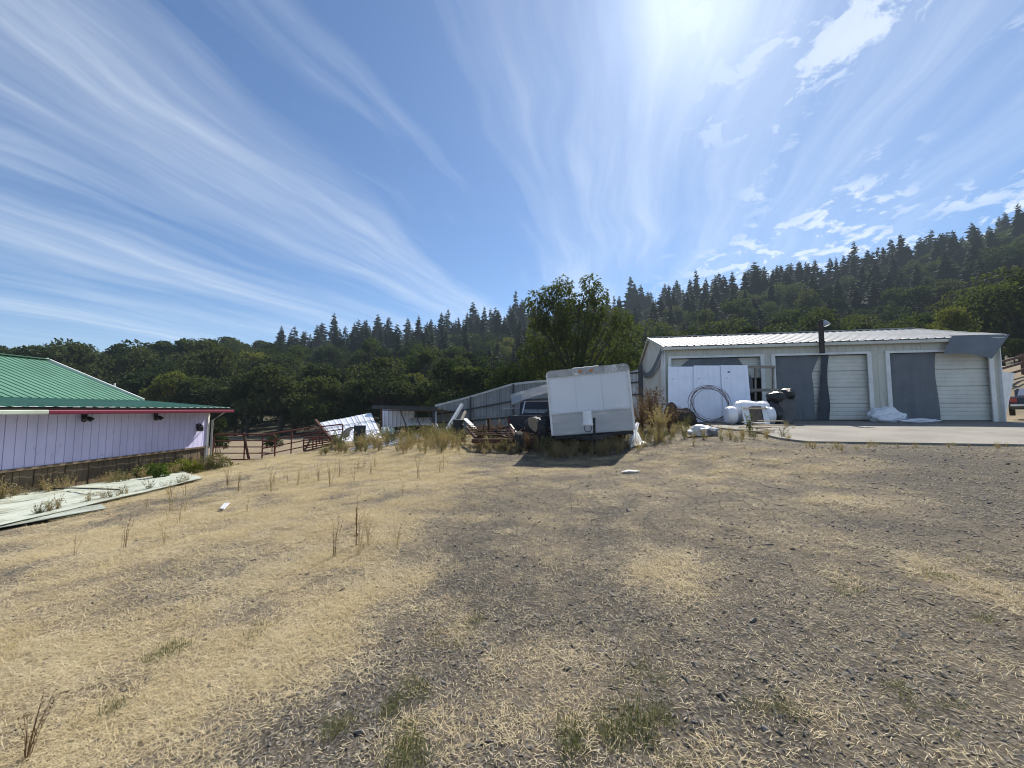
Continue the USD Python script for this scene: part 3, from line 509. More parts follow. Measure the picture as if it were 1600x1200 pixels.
for k in range(14):
    obj('roof_panel', ribbed((gar(e[k] + .002, -.22, H - .02), gar(e[k + 1] - .002, -.22, H - .02), gar(e[k + 1] - .002, RB, RZ), gar(e[k] + .002, RB, RZ)), .3, .03, th=.012, rw=.22), M_ROOFW, gar_t)
    obj('roof_panel', ribbed((gar(e[k + 1] - .002, GDEEP + .22, H - .02), gar(e[k] + .002, GDEEP + .22, H - .02), gar(e[k] + .002, RB + .002, RZ), gar(e[k + 1] - .002, RB + .002, RZ)), .3, .03, th=.012, rw=.22), M_ROOFW, gar_t)
obj('ridge_cap', bar(gar(-.13, RB, RZ + .035), gar(GLEN + .13, RB, RZ + .035), .3, .03), M_ROOFW, gar_t)
obj('gutter', bar(gar(-.1, -.19, H - .13), gar(GLEN + .1, -.19, H - .13), .11, .13, ch=.02), M_CREAM, gar_t)
for a in (-.02, GLEN + .02): obj('corner_trim', cat_([bar(gar(a, -.035, -.03), gar(a, -.035, H - .2), .13, .04), bar(gar(a + (-.045 if a < 0 else .045), .05, -.03), gar(a + (-.045 if a < 0 else .045), .05, H - .2), .03, .16)]), M_WHITE, gar_t)
for (b0, z0), (b1, z1) in (((-.22, H - .05), (RB, RZ - .03)), ((RB, RZ - .03), (GDEEP + .22, H - .05))):
    for a in (-.14, GLEN + .14): obj('rake_trim', bar(gar(a, b0, z0), gar(a, b1, z1), .03, .16), M_CREAM, gar_t)
for d0, d1 in DOORS:
    obj('door_trim', bar(gar(d0 - .075, -.045, -.02), gar(d0 - .075, -.045, DH + .1), .15, .04, up=GB), M_WHITE, gar_t)
    obj('door_trim', bar(gar(d1 + .075, -.045, -.02), gar(d1 + .075, -.045, DH + .1), .15, .04, up=GB), M_WHITE, gar_t)
    obj('door_head', bar(gar(d0 + .001, -.04, DH + .05), gar(d1 - .001, -.04, DH + .05), .04, .10), M_WHITE, gar_t)
def rolldoor(d0, d1, z0, z1, nsec, b=.16):
    root = obj('door', bar(gar(d0 - .12, b + .06, (z0 + z1) / 2), gar(d1 + .12, b + .06, (z0 + z1) / 2), .02, z1 - z0), M_DOOR, gar_t)
    hs = (z1 - z0) / nsec
    for k in range(nsec):
        za = z0 + k * hs + .008; prof, zz = [], []
        for q in range(4):
            zq = za + q * (hs - .016) / 4; st = (hs - .016) / 4; prof += [0.0, -.022, -.022, -.004]; zz += [zq, zq + st * .12, zq + st * .8, zq + st * .95]
        prof.append(0); zz.append(za + hs - .016); a = np.array([d0 - .11, d1 + .11])
        g_ = np.array([[gar(x, b + p, z) for p, z in zip(prof, zz)] for x in a]); obj('door_section', solid_grid(g_, .02), M_DOOR, root)
    return root
rolldoor(*DOORS[1], 0.01, DH, 4); rolldoor(*DOORS[2], 0.01, DH, 4); rolldoor(*DOORS[0], 1.9, DH, 2)
def gpx(px, py, b):
    q = hit(px, py, gar(0, b, 0), GB); d = q - G0; return float(d @ GA), float(d[2])
def cloth(edgeL, edgeR, z0, z1, b, wav=.03, seed=0, nu=26, nv=24, th=.006):
    """Hanging cloth; edges are functions of v (0 bottom, 1 top) giving a."""
    v = np.linspace(0, 1, nv); L = np.array([edgeL(t) for t in v]); R = np.array([edgeR(t) for t in v]); u = np.linspace(0, 1, nu)
    a = L[None] + (R - L)[None] * u[:, None]; z = (z0 + (z1 - z0) * v)[None] + 0 * a
    w = wav * (meshkit.fbm(np.stack([a * 3.4, z * .5, 0 * a + seed], -1), 3, seed) - .5) * 2 * (1.1 - .6 * v)[None]
    return solid_grid(np.array([[gar(a[i, j], b + w[i, j], z[i, j]) for j in range(nv)] for i in range(nu)]), th)
a1, _ = gpx(1284, 560, .06); a2, _ = gpx(1268, 650, .06)
t_ = obj('grey_tarp', cloth(lambda t: DOORS[1][0] + .02, lambda t: gpx(1270 + 14 * max(0, t - .72) / .28 + 1.2 * math.sin(t * 5), 600, .07)[0], 0.0, DH - .01, .07, .10, 1), M_TARP); tag(t_, 'grey tarp hanging over the left half of the middle garage door', 'tarp')
t_ = obj('navy_tarp', cloth(lambda t: gpx(1273 + 13 * t, 600, .03)[0], lambda t: gpx(1293 + 3 * t + 2 * math.sin(t * 7), 600, .03)[0], -.01, DH - .01, .03, .08, 4, nu=10), M_TARPD); tag(t_, 'narrow dark navy tarp hanging in folds down the middle of the middle garage door', 'tarp')
t_ = obj('grey_tarp', cloth(lambda t: DOORS[2][0] + .02, lambda t: gpx(1465 + 1.3 * math.sin(t * 6 + .6) - (5 * max(0, .55 - abs(t - .55)) if 0 else 0), 600, .07)[0], 0.0, DH - .01, .07, .10, 2), M_TARP); tag(t_, 'flat grey tarp covering the left half of the right-hand garage door', 'tarp')
t_ = obj('grey_tarp', cloth(lambda t: DOORS[0][0] + .8 * t ** 3 + .05, lambda t: DOORS[0][1] - .3 - 1.0 * max(0, t - .4), 1.2, DH - .03, .06, .05, 3), M_TARP); tag(t_, 'grey tarp sagging across the top of the left garage door behind white panels', 'tarp')
# torn tarp over the roof's right end
c00, c10, c11, c01 = [gar(a, b, z) for a, b, z in ((gpx(1474, 553, -.4)[0], -.42, gpx(1474, 553, -.4)[1]), (gpx(1546, 561, -.4)[0], -.5, gpx(1546, 561, -.4)[1]), (GLEN + .3, -.18, H + .05), (gpx(1490, 527, -.3)[0], -.25, H + .06))]
u, v = np.linspace(0, 1, 16), np.linspace(0, 1, 10); gg = bil((c00, c10, c11, c01), u, v); uu, vv = np.meshgrid(u, v, indexing='ij')
gg[..., 2] -= .10 * np.sin(uu * np.pi) * (1 - vv) * -1; gg += (.07 * (meshkit.fbm(gg * 1.3, 3, 6) - .5) * 2)[..., None] * (-GB)
top = bil((c01, c11, gar(GLEN + .25, .9, H + .34), gar(GLEN - 1.2, .5, H + .24)), u, np.linspace(0, 1, 5))
t_ = obj('torn_tarp', cat_([solid_grid(gg, .008), solid_grid(top, .008)]), M_TARP); tag(t_, 'torn dark tarp hanging like an awning from the right end of the garage roof', 'tarp')
# sagging strip on the gable
cur = [gar(-.2, -.3 + 9.0 * t, (H - .1) + (-.75 * math.sin(math.pi * min(t * 1.1, 1)) - .0 * t)) for t in np.linspace(0, 1, 16)]
cur2 = [p - np.array([0, 0, .26 + .1 * k / 15]) + .03 * GA for k, p in enumerate(cur)]
t_ = obj('fabric_strip', solid_grid(np.stack([np.array(cur), np.array(cur2)], 0), .01), M_TARP); tag(t_, 'grey fabric strip sagging along the left gable wall of the garage', 'tarp')
# lamp on its board
lp = thing('roof_floodlight', 'floodlight on a dark wooden board fixed to the garage eave above the middle door', 'floodlight', gar(*[gpx(1284, 551, -.3)[0], -.3, gpx(1284, 551, -.3)[1]]))
al = gpx(1284.5, 551, -.3)[0]; zb, zt = gpx(1284, 552, -.3)[1], gpx(1284, 503, -.3)[1]
obj('board', bar(gar(al, -.31, zb), gar(al, -.31, zt), .19, .06, up=GB), mat('dark_board', (.055, .045, .04), (.035, .03, .028), rough=.8, scale=6), lp)
hd = obj('lamp_head', lathe([(0, .03), (.04, .06), (.13, .10), (.22, .14), (.24, .14)], gar(al + .14, -.33, zt + .06), (.15, -.3, -1)), M_GALV, lp, smooth=40)
obj('lens', lathe([(.22, .12), (.26, .09), (.28, .02)], gar(al + .14, -.33, zt + .06), (.15, -.3, -1)), M_CLEAR, hd)
obj('bracket', tube([gar(al, -.31, zt - .06), gar(al + .03, -.31, zt + .08), gar(al + .14, -.33, zt + .08)], .018), M_DARK, lp)

# ------------------------------------------------------------------ things in front of the left garage door
def gq(px, py, b): return hit(px, py, gar(0, b, 0), GB)
for k, (l, r, yt, lb, rb, yb) in enumerate(((1044, 1085.5, 573, 1044, 1086, 647), (1084, 1129, 571, 1086, 1131, 646), (1126, 1168, 570.5, 1131, 1175, 641))):
    cs = [gq(lb, yb, -1.75 - .05 * k), gq(rb, yb, -1.75 - .05 * k), gq(r, yt, -1.0 - .05 * k), gq(l, yt, -1.0 - .05 * k)]; gz = 1.14 + slab_z(-1.75); 
    for q in (0, 1): cs[q][2] = gz + .02
    pl = thing('leaning_white_sheet', ('leftmost white ribbed metal panel leaning before the left garage door', 'middle white ribbed metal panel leaning before the left garage door', 'right-hand white ribbed metal panel with a dark hole, leaning before the left garage door')[k], 'metal panel', cs[0])
    obj('sheet', ribbed(cs, .24, .02, th=.008, nv=6, warp=.03, seed=k, rw=.16), M_PANW, pl)
    if k == 2: h_ = gq(1138, 582, -1.16); obj('hole_patch', lathe([(0, .05), (.012, .05)], h_ - GB * .04, -GB, 12), M_BLACK, pl)
rk = thing('lumber_rack', 'weathered grey timber rail rack beside the leaning white panels', 'rack', gq(1175, 645, -.8))
for (x0, x1, y) in ((1160, 1211, 573.5), (1166, 1217, 609.5)):
    obj('rail', bar(gq(x0, y, -.8), gq(x1, y, -.8), .05, .12), M_WOODG, rk)
for x in (1180, 1208): 
    p = gq(x, 640, -.72); p[2] = 1.12; q = gq(x, 574, -.72); obj('post', bar(p, q, .08, .06), M_WOODG, rk)
cw = thing('wire_coil', 'large coil of rusty fencing wire leaning on the white panels', 'wire coil', gq(1110, 662, -2.2))
g = np.random.default_rng(4); cc = gq(1110, 643, -2.15); cc[2] = 1.08 + .74
for k in range(8):
    ang = np.linspace(0, 2 * np.pi, 40); R = .74 + g.normal() * .06; nrm = GB + np.array([0, 0, -.28]) + g.normal(size=3) * .05; _, a, b = frame(nrm); c = cc + g.normal(size=3) * .035
    obj('wire_loop', tube([c + R * (math.cos(t) * a + math.sin(t) * b) * (1 + .02 * math.sin(3 * t + k)) for t in ang], .009, 5), M_WIRE, cw)
def roll(px0, px1, py, r, b, lab, m=M_PLW):
    p, q = gq(px0, py, b), gq(px1, py, b); zc = 1.14 + slab_z(b) + r; p[2] = q[2] = zc; d = q - p; L = np.linalg.norm(d); s = np.linspace(0, 1, 14)
    prof = [(0, .02), (0, r * .75)] + [(L * x, r * (1 + .05 * math.sin(9 * x + px0)) * (1 - .25 * max(0, abs(2 * x - 1) - .8) / .2)) for x in s] + [(L, r * .75), (L, .02)]
    t = obj('plastic_roll', lathe(prof, p, d, 24), m, smooth=50); tag(t, lab, 'plastic roll')
roll(1142, 1200, 646, .45, -2.5, 'larger white plastic-wrapped roll lying behind the leaning crate')
roll(1134, 1150, 652, .34, -2.95, 'short white plastic-wrapped roll touching the wire coil')
roll(1193, 1208, 650, .33, -2.85, 'small white plastic-wrapped roll end beside the black bin')
cr = thing('leaning_crate', 'white board crate with brown centre panel leaning on a plastic roll', 'crate', gq(1180, 668, -3.4))
zf = 1.14 + slab_z(-3.4) + .01
for x0, x1, m, nm, dz in ((1160, 1171, M_WHITE, 'side_board', 0), (1171.5, 1191, M_WOODB, 'centre_panel', -.015), (1191.5, 1200, M_WHITE, 'side_board', 0)):
    c = [gq(x0 + 4, 668, -3.45), gq(x1 + 4, 668, -3.45), gq(x1 - 2, 634, -2.9), gq(x0 - 2, 634, -2.9)]
    for q in (0, 1): c[q][2] = zf
    obj(nm, solid_grid(bil(c, np.linspace(0, 1, 2), np.linspace(0, 1, 2)) + np.array([0, 0, dz]), .05), m, cr)
for y in (638, 664):
    t = (668 - y) / 34; obj('batten', bar(gq(1161, y, -3.45 + .55 * t - .06), gq(1203 - 5 * t, y, -3.45 + .55 * t - .06), .03, .06), M_WOODT, cr)
pl_lab = ['lowest long tan plank in the stack below the crate', 'tan plank skewed to the left in the stack below the crate', 'thin tan plank pointing right from the stack below the crate', 'pale plank on top of the stack below the crate', 'short pale plank in the stack below the crate']
for k, (x0, y0, x1, y1, dz) in enumerate(((1163, 677, 1210, 678, .0), (1157, 673, 1205, 676, .05), (1180, 671, 1224, 675, .09), (1163, 669, 1200, 674, .13), (1186, 668, 1222, 671, .17))):
    p, q = G(x0, y0), G(x1, y1); zz = max(1.14 + slab_z(to_gar(*p[:2])[1]), 0) + .02 + dz; p[2], q[2] = zz, zz + .02
    t = obj('plank', bar(p, q, .13, .04, ch=.006), (M_WOODT, M_WHITE)[k in (3,)]); tag(t, pl_lab[k], 'plank')
bp = gq(1221, 662, -2.3); bp[2] = 1.14 + slab_z(-2.3)
bn = thing('trash_bin', 'grey wheeled rubbish bin overflowing with black bags by the middle garage door', 'rubbish bin', bp)
def taper(c, w0, d0, w1, d1, h, R=np.eye(3)):
    v = np.array([[sx * w / 2, sy * d / 2, z] for z, w, d in ((0, w0, d0), (h, w1, d1)) for sx, sy in ((-1, -1), (1, -1), (1, 1), (-1, 1))]) @ R.T + c
    f = [[0, 2, 1], [0, 3, 2], [4, 5, 6], [4, 6, 7]]
    for i in range(4): j = (i + 1) % 4; f += [[i, j, j + 4], [i, j + 4, i + 4]]
    return trimesh.Trimesh(v, f, process=False)
RB_ = rotz(-BETA); obj('bin_body', taper(bp + GA * .1, .42, .48, .55, .6, .88, RB_), M_BIN, bn)
obj('bin_rim', cat_([bar(bp + GA * .1 + RB_ @ np.array([sx * .3, -.31, .9]), bp + GA * .1 + RB_ @ np.array([sx2 * .3, .31 if sx == sx2 else -.31, .9]), .05, .05) for sx, sx2 in ((-1, -1), (1, 1), (-1, 1))]), M_BIN, bn)
obj('bin_lid', box(bp + GA * .42 + np.array([0, 0, 1.02]) + GB * .1, (.04, .55, .45), RB_ @ roty(.15)), M_BIN, bn)
for s in (-.22, .22): obj('wheel', cyl(bp + GA * (.1 + s - .03) + GB * .27 + [0, 0, .12], bp + GA * (.1 + s + .03) + GB * .27 + [0, 0, .12], .12), M_RUB, bn)
for k, (da, db, z, sx, sz, lb) in enumerate(((-.12, -.05, 1.0, .40, .26, 'shiny black rubbish bag bulging out of the grey bin'), (.22, .02, 1.12, .28, .24, 'upper black rubbish bag heaped on the grey bin'), (-.42, -.28, .42, .34, .42, 'black rubbish bag slumped against the left side of the grey bin'))):
    t = obj('rubbish_bag', blob(bp + GA * da + GB * db + [0, 0, z], (sx, .32, sz), k + 3, .28, 2.2), M_BAGK, smooth=60); tag(t, lb, 'rubbish bag')
p = gq(1064, 664, -2.8); p[2] = 1.05; t = obj('soil_heap', blob(p + [0, 0, .12], (.62, .42, .45), 8, .3, 2.4, flat=-.2), M_DIRT); tag(t, 'dark brown heap of soil at the corner of the garage', 'soil heap')
p = gq(1049, 650, -2.2); p[2] = 1.08; t = obj('brown_sack', blob(p + [0, 0, .38], (.26, .2, .42), 9, .22, 1.6), mat('brown_sack', (.10, .06, .045), (.07, .045, .035), rough=.8, scale=5)); tag(t, 'rumpled brown sack standing behind the soil heap', 'sack')
p = G(1099, 681); t = obj('white_bag', blob(p + [0, 0, .10], (.40, .25, .19), 10, .35, 2.2, flat=-.1), mat('scuffed_bag', (.62, .64, .66), (.5, .52, .54), rough=.4, scale=4, c3=(.12, .11, .10), s3=2.4, t3=(.5, .58), bump=.02, bscale=8), smooth=60); tag(t, 'crumpled white bag lying on the dry ground before the soil heap', 'bag')
# bundle of plastic between the middle and right doors
bb = gar(gpx(1384, 657, -.75)[0], -.75, slab_z(-.75)); bu = thing('plastic_bundle', 'bundle of white and blue plastic sacks against the pier between two doors', 'plastic bundle', bb)
for k, (da, db, z, s) in enumerate(((-.25, 0, .24, (.36, .3, .32)), (.12, .05, .27, (.34, .28, .36)), (.0, -.2, .14, (.5, .25, .2)), (.38, -.05, .17, (.3, .25, .24)))): obj('sack', blob(bb + GA * da + GB * db + [0, 0, z], s, 20 + k, .3, 2.0), M_BAGB, bu, smooth=60)
obj('loose_sheet', blob(bb + GA * 1.0 - GB * .25 + [0, 0, .05], (.75, .16, .09), 25, .5, 2.6), M_PLW, bu, smooth=60)

# ------------------------------------------------------------------ right of the garage
cs = [gq(1566, 641, -.2), gq(1575, 641, .3), gq(1586, 583, .5), gq(1563, 580, -.1)]
cs = [P(1563, 645, 15.75), P(1573, 645, 15.9), P(1586, 583, 16.3), P(1562, 580, 16.0)]
t = obj('white_metal_sheet', ribbed(cs, .2, .025, th=.01, nv=4, rw=.3, warp=.03), M_WHITE); tag(t, 'white ribbed metal panel leaning against the right end of the garage', 'metal panel')
def wheel(par, c, ax, r=.33, w=.2, rm=None):
    ax = np.asarray(ax, float) / np.linalg.norm(ax)
    ty = obj('tyre', lathe([(-w / 2, r * .62), (-w / 2, r * .93), (-w * .35, r), (w * .35, r), (w / 2, r * .93), (w / 2, r * .62)], c, ax, 26), M_RUB, par, smooth=40)
    obj('rim', lathe([(-w * .42, .04), (-w * .42, r * .3), (-w * .3, r * .6), (w * .3, r * .6), (w * .42, r * .3), (w * .42, .04)], c, ax, 20), rm or M_GALV, ty, smooth=30)
def profile(par, name, pts, w, org, fwd, m, yoff=0.0, ch=.05):
    """Side outline (along, up) extruded across by w, its edges rounded."""
    import shapely.geometry as sg
    s = sg.Polygon(pts).buffer(-ch).buffer(ch, quad_segs=3); n = []
    for ww, inset in ((w - 2 * ch, 0), (w, ch)):
        g2 = s.buffer(-inset) if inset else s
        q = trimesh.creation.extrude_polygon(g2, ww, engine='earcut'); q.apply_translation((0, 0, -ww / 2)); n.append(q)
    import manifold3d as m3
    hull = cat_(n); f = np.asarray(fwd, float); r = np.array([f[1], -f[0], 0]); M = np.eye(4); M[:3, 0], M[:3, 1], M[:3, 2], M[:3, 3] = f, (0, 0, 1), r, np.asarray(org) + r * yoff
    hull.apply_transform(M); hull.fix_normals(); return obj(name, hull, m, par)
cf = np.array([1.30, 1.0, 0]) / math.hypot(1.3, 1); cr_ = np.array([cf[1], -cf[0], 0]); co = np.array([25.1, 19.0, 0]) + cr_ * .55; co[2] = 1.6 - 9.5 / 600 * 19
car = thing('parked_car', 'dark parked car seen from behind at the right end of the garage', 'car', co)
profile(car, 'body', [(0, .32), (0, .62), (.08, .92), (.9, .98), (3.0, .95), (4.2, .8), (4.4, .55), (4.4, .3)], 1.76, co, cf, M_CARBLUE)
profile(car, 'cabin', [(.65, .9), (1.15, 1.38), (2.3, 1.42), (3.1, .9)], 1.36, co, cf, M_CARBLUE, ch=.06)
c_ = [co + cf * a + cr_ * s + [0, 0, z] for a, s, z in ((.70, -.6, .99), (.70, .6, .99), (1.09, .52, 1.36), (1.09, -.52, 1.36))]
obj('rear_window', solid_grid(bil(c_, np.linspace(0, 1, 2), np.linspace(0, 1, 2)) - cf * .035 + [0, 0, .02], .012), mat('pale_glass', (.35, .37, .45), (.3, .32, .4), rough=.08, spec=.9), car)
obj('rear_bumper', bar(co - cf * .05 - cr_ * .84 + [0, 0, .52], co - cf * .05 + cr_ * .84 + [0, 0, .52], .10, .12, ch=.03), M_CHROME, car)
for s in (-1, 1): obj('tail_light', box(co - cf * .0 + cr_ * s * .74 + [0, 0, .76], (.08, .22, .2), rotz(math.atan2(cf[1], cf[0])), ch=.02), M_RED, car)
for a in (.85, 3.55):
    for s in (-.8, .8): wheel(car, co + cf * a + cr_ * s + [0, 0, .31], cr_, .32)
fn = thing('rail_fence', 'red-brown wooden rail fence on the bank beyond the parked car', 'fence', on(35, 27))
px_ = [on(30 + 2.2 * k, 26.6 + .25 * k) for k in range(7)]
for p in px_: obj('post', bar(p - [0, 0, .2], p + [0, 0, 1.5], .16, .16), M_REDWOOD, fn)
for k in range(6):
    for z in (.35, .85, 1.32): obj('rail', bar(px_[k] + [0, -.1, z], px_[k + 1] + [0, -.1, z], .05, .16), M_REDWOOD, fn)

# ------------------------------------------------------------------ lavender house
WX, Y0, Y1, ZS, ZE = -12.5, 2.0, 15.8, .12, 1.58
hs = thing('lavender_house', 'low lavender-sided building with green ribbed metal roof and grey board skirt', 'house', (WX, Y1, -.8))
g = np.random.default_rng(9); y = Y1
while y > Y0:
    w = .217; d = g.uniform(0, .004); obj('siding_board', bar((WX + d, y - w + .007, (ZS + ZE) / 2), (WX + d, y - .007, (ZS + ZE) / 2), .03, ZE - ZS), M_LAV, hs); y -= w
obj('wall_core', box(((WX - 27) / 2 - .02, (Y0 + Y1) / 2, .45), (WX + 27 - .06, Y1 - Y0 - .04, 2.3)), mat('dark_gap', (.035, .03, .035), (.03, .028, .03), rough=.9), hs)
y = Y1
while y > Y0:
    w = g.uniform(.12, .16); d = g.uniform(.005, .035); zt = ZS - .07 - g.uniform(0, .012); obj('skirt_board', bar((WX - .05 + d, y - w / 2, -1.1), (WX - .05 + d, y - w / 2, zt), w - .014, .025, up=(1, 0, 0)), M_SKIRT, hs); y -= w
obj('sill_board', bar((WX + .02, Y0, ZS - .035), (WX + .02, Y1, ZS - .035), .07, .06), M_SKIRT, hs)
obj('corner_trim', bar((WX + .03, Y1 + .01, -.85), (WX + .03, Y1 + .01, ZE), .09, .09), M_WHITE, hs)
obj('downspout', tube([(WX + .55, Y1 + .2, 1.5), (WX + .45, Y1 + .2, 1.42), (WX + .12, Y1 + .14, 1.15), (WX + .12, Y1 + .14, -.75)], .035, 8), M_GALV, hs)
EX, BX, RX, YE = -11.8, -15.4, -19.6, 16.05; e = np.arange(YE, Y0 - .5, -.92)
for k in range(len(e) - 1):
    ya, yb = e[k] - .002, e[k + 1] + .002
    obj('lower_roof_panel', ribbed(((EX, yb, 1.68), (EX, ya, 1.68), (BX, ya, 1.97), (BX, yb, 1.97)), .23, .022, th=.01, rw=.28), M_GREENROOF, hs)
    obj('upper_roof_panel', ribbed(((BX + .05, yb, 1.985), (BX + .05, ya, 1.985), (RX, ya, 3.68), (RX, yb, 3.68)), .23, .022, th=.01, rw=.28), M_GREENROOF, hs)
    obj('rear_roof_panel', ribbed(((-27.2, ya, 1.2), (-27.2, yb, 1.2), (RX - .002, yb, 3.68), (RX - .002, ya, 3.68)), .23, .022, th=.01, rw=.28), M_GREENROOF, hs)
obj('ridge_cap', bar((RX, Y0 - .3, 3.72), (RX, YE + .02, 3.72), .3, .03), M_GREENROOF, hs)
obj('rake_trim', cat_([bar((BX, YE + .03, 2.0), (RX, YE + .03, 3.72), .05, .10), bar((RX, YE + .03, 3.72), (-27.2, YE + .03, 1.22), .05, .10)]), M_WHITE, hs)
obj('lower_rake_trim', bar((EX, YE + .02, 1.66), (BX, YE + .02, 1.95), .03, .05), M_GREENROOF, hs)
obj('gable_wall', trimesh.Trimesh(np.array([(WX, Y1 - .03, .9), (-27, Y1 - .03, .9), (-27, Y1 - .03, 1.15), (RX, Y1 - .03, 3.55), (BX, Y1 - .03, 1.88), (WX, Y1 - .03, 1.62)]), np.array([[0, 1, 2], [0, 2, 3], [0, 3, 4], [0, 4, 5]]), process=False), M_LAV, hs)
obj('soffit', bar((EX - .36, Y0, 1.625), (EX - .36, YE - .05, 1.645), .66, .012), M_SKIRT, hs)
y = YE - .1
pur = [bar((EX - .06, Y0, 1.655), (EX - .06, YE, 1.655), .05, .03)]
ys = np.arange(YE - .06, Y0, -.31); fl = [box((EX + .01, yy, 1.673), (.02, .17, .012)) for yy in ys]
obj('roof_edge_closure', cat_(fl), M_WHITE, hs)
obj('fascia', bar((EX - .12, Y0, 1.60), (EX - .12, YE, 1.60), .03, .09), M_DARK, hs)
yg = 600 * 11.75 / (800 - 75)
def gutter(y0, y1, m, nm='gutter'): obj(nm, bar((-11.75, y0, 1.535), (-11.75, y1, 1.535), .12, .115, ch=.025), m, hs)
gutter(Y0, yg - .003, M_PALE); gutter(yg + .003, 16.2, M_MAG)
def floodlight(y, z, lab):
    f = thing('wall_floodlight', lab, 'floodlight', (WX + .03, y, z)); o = np.array([WX + .03, y, z])
    obj('mount', box(o + [0.03, 0, .03], (.05, .12, .12), ch=.01), M_BLACK, f)
    for s in (-1, 1): obj('lamp_head', lathe([(0, .03), (.03, .05), (.13, .07), (.135, .07)], o + [.06, s * .06, -.02], (.8, s * .35, -.75), 14), M_BLACK, f, smooth=40)
    obj('sensor', box(o + [.07, 0, -.09], (.06, .06, .07), ch=.012), M_BLACK, f)
floodlight(600 * 12.5 / 669, 1.40, 'black floodlight under the maroon gutter, the one nearer the pale gutter'); floodlight(600 * 12.5 / 557, 1.38, 'black floodlight under the maroon gutter, the one nearer the wall lantern')
ly = 15.3; ln = thing('wall_lantern', 'small black lantern near the right corner of the lavender wall', 'lantern', (WX + .02, ly, .8)); o = np.array([WX + .02, ly, .9])
obj('back_plate', box(o + [.01, 0, .05], (.02, .1, .16), ch=.006), M_BLACK, ln); obj('arm', tube([o + [.02, 0, .1], o + [.08, 0, .17], o + [.12, 0, .14]], .012, 6), M_BLACK, ln)
obj('roof', lathe([(0, .10), (.02, .10), (.08, .03), (.1, .01)], o + [.12, 0, .04], (0, 0, 1), 8), M_BLACK, ln)
obj('glass', box(o + [.12, 0, -.05], (.12, .12, .16)), M_CLEAR, ln)
obj('cage', cat_([bar(o + [.12 + sx * .068, sy * .068, -.15], o + [.12 + sx * .068, sy * .068, .04], .016, .016) for sx in (-1, 1) for sy in (-1, 1)] + [box(o + [.12, 0, -.145], (.15, .15, .02))]), M_BLACK, ln)
p = P(178, 620, 20); p[2] = on(p[0], p[1])[2]; t = obj('marker_pole', cyl(p, (p[0], p[1], 1.6 + 41.5 / 600 * 20), .035, 10), M_WHITE); tag(t, 'thin white pole rising behind the green roof edge', 'pole')
# metal sheets lying in front
def gl(px, py, dz): q = G(px, py); q[2] += dz; return q
labs = ['pale metal roofing sheet on the ground nearest the board skirt', 'middle pale metal roofing sheet on the ground beside the lavender house', 'pale metal roofing sheet on the ground, outermost beside the dry grass']
FAR, NEAR = [(285, 743), (297, 745.5), (307, 748), (316, 751.5)], [(-90, 797), (-90, 812), (-90, 829), (-90, 850)]
for k in range(3):
    z = .10 - .02 * k; c = [gl(*NEAR[k + 1], z), gl(*NEAR[k], z + .03), gl(*FAR[k], z + .03), gl(*FAR[k + 1], z)]
    t = obj('roofing_sheet', ribbed(c, .2, .03, th=.006, nv=22, warp=.045, seed=k, rw=.3), M_PALE); tag(t, labs[k], 'roofing sheet')
c = [gl(-60, 842, .07), gl(-60, 828, .07), gl(158, 792, .05), gl(166, 797, .03)]; t = obj('roofing_sheet', ribbed(c, .2, .02, th=.006, nv=12, warp=.03, seed=7), M_PALE); tag(t, 'shorter pale metal sheet half buried in dry grass below the others', 'roofing sheet')
hsx = [gl(x, y, .17) for x, y in ((-20, 790), (15, 782), (60, 775), (110, 773), (165, 776), (185, 777))]
t = obj('black_hose', tube(hsx, .018, 6), M_DARK); tag(t, 'dark hose curving over the pale metal sheets', 'hose')

# ------------------------------------------------------------------ gates and the collapsed shed
def gate(name, lab, pl, pr, hl, hr, rails=5, rnd=True, mids=(.5,), r=.028):
    """Tubular gate between two lower corners, with rounded upper and lower ends."""
    pl, pr = np.asarray(pl, float), np.asarray(pr, float); t = thing(name, lab, 'gate', pl)
    at = lambda u, v: pl + (pr - pl) * u + np.array([0, 0, (hl + (hr - hl) * u) * v])
    c = .05; loop = [at(c, 0), at(1 - c, 0), at(1 - c * .3, .04), at(1, .12), at(1, .88), at(1 - c * .3, .96), at(1 - c, 1), at(c, 1), at(c * .3, .96), at(0, .88), at(0, .12), at(c * .3, .04), at(c, 0)]
    obj('frame', tube(loop, r, 8), M_GATE, t, smooth=50)
    for k in range(1, rails - 1): v = k / (rails - 1); obj('rail', tube([at(0, v), at(1, v)], r * .85, 6), M_GATE, t)
    for u in mids: obj('upright', tube([at(u, 0), at(u, 1)], r * .95, 6), M_GATE, t)
    return t
gate('tube_gate', 'rusty red tube gate beside the corner of the lavender house', P(332, 718, 15.8), P(429, 718, 16.2), 1.02, 1.04, mids=(.5,))
gate('tube_gate', 'rusty red tube gate rising towards the collapsed white roof', P(409, 722, 15.9), P(494, 703, 16.9), 1.10, 1.02, mids=(.52,))
gate('tube_gate', 'rusty tube gate leaning over the collapsed white roof sheet', P(499, 693, 15.4), P(535, 686, 15.6), .66, .60, rails=4, mids=())
gate('tube_gate', 'twisted rusty gate panel lying askew below the white roof sheet', P(474, 705, 15.7), P(524, 694, 15.2), .55, .30, rails=6, mids=(.3, .6))
p = P(393, 722, 15.9); t = obj('gate_post', cyl(p - [0, 0, .3], P(380, 676, 16), .05, 10), M_RUST); tag(t, 'rusty steel post between the two tube gates', 'post')
cs = [P(523, 692, 15.5), P(598, 684, 15.9), P(580, 645, 17.8), P(499, 661, 17.3)]
sh = thing('collapsed_roof', 'tilted white ribbed roof section collapsed beside the tube gates', 'collapsed roof', cs[0])
u0 = np.linspace(0, 1, 4)
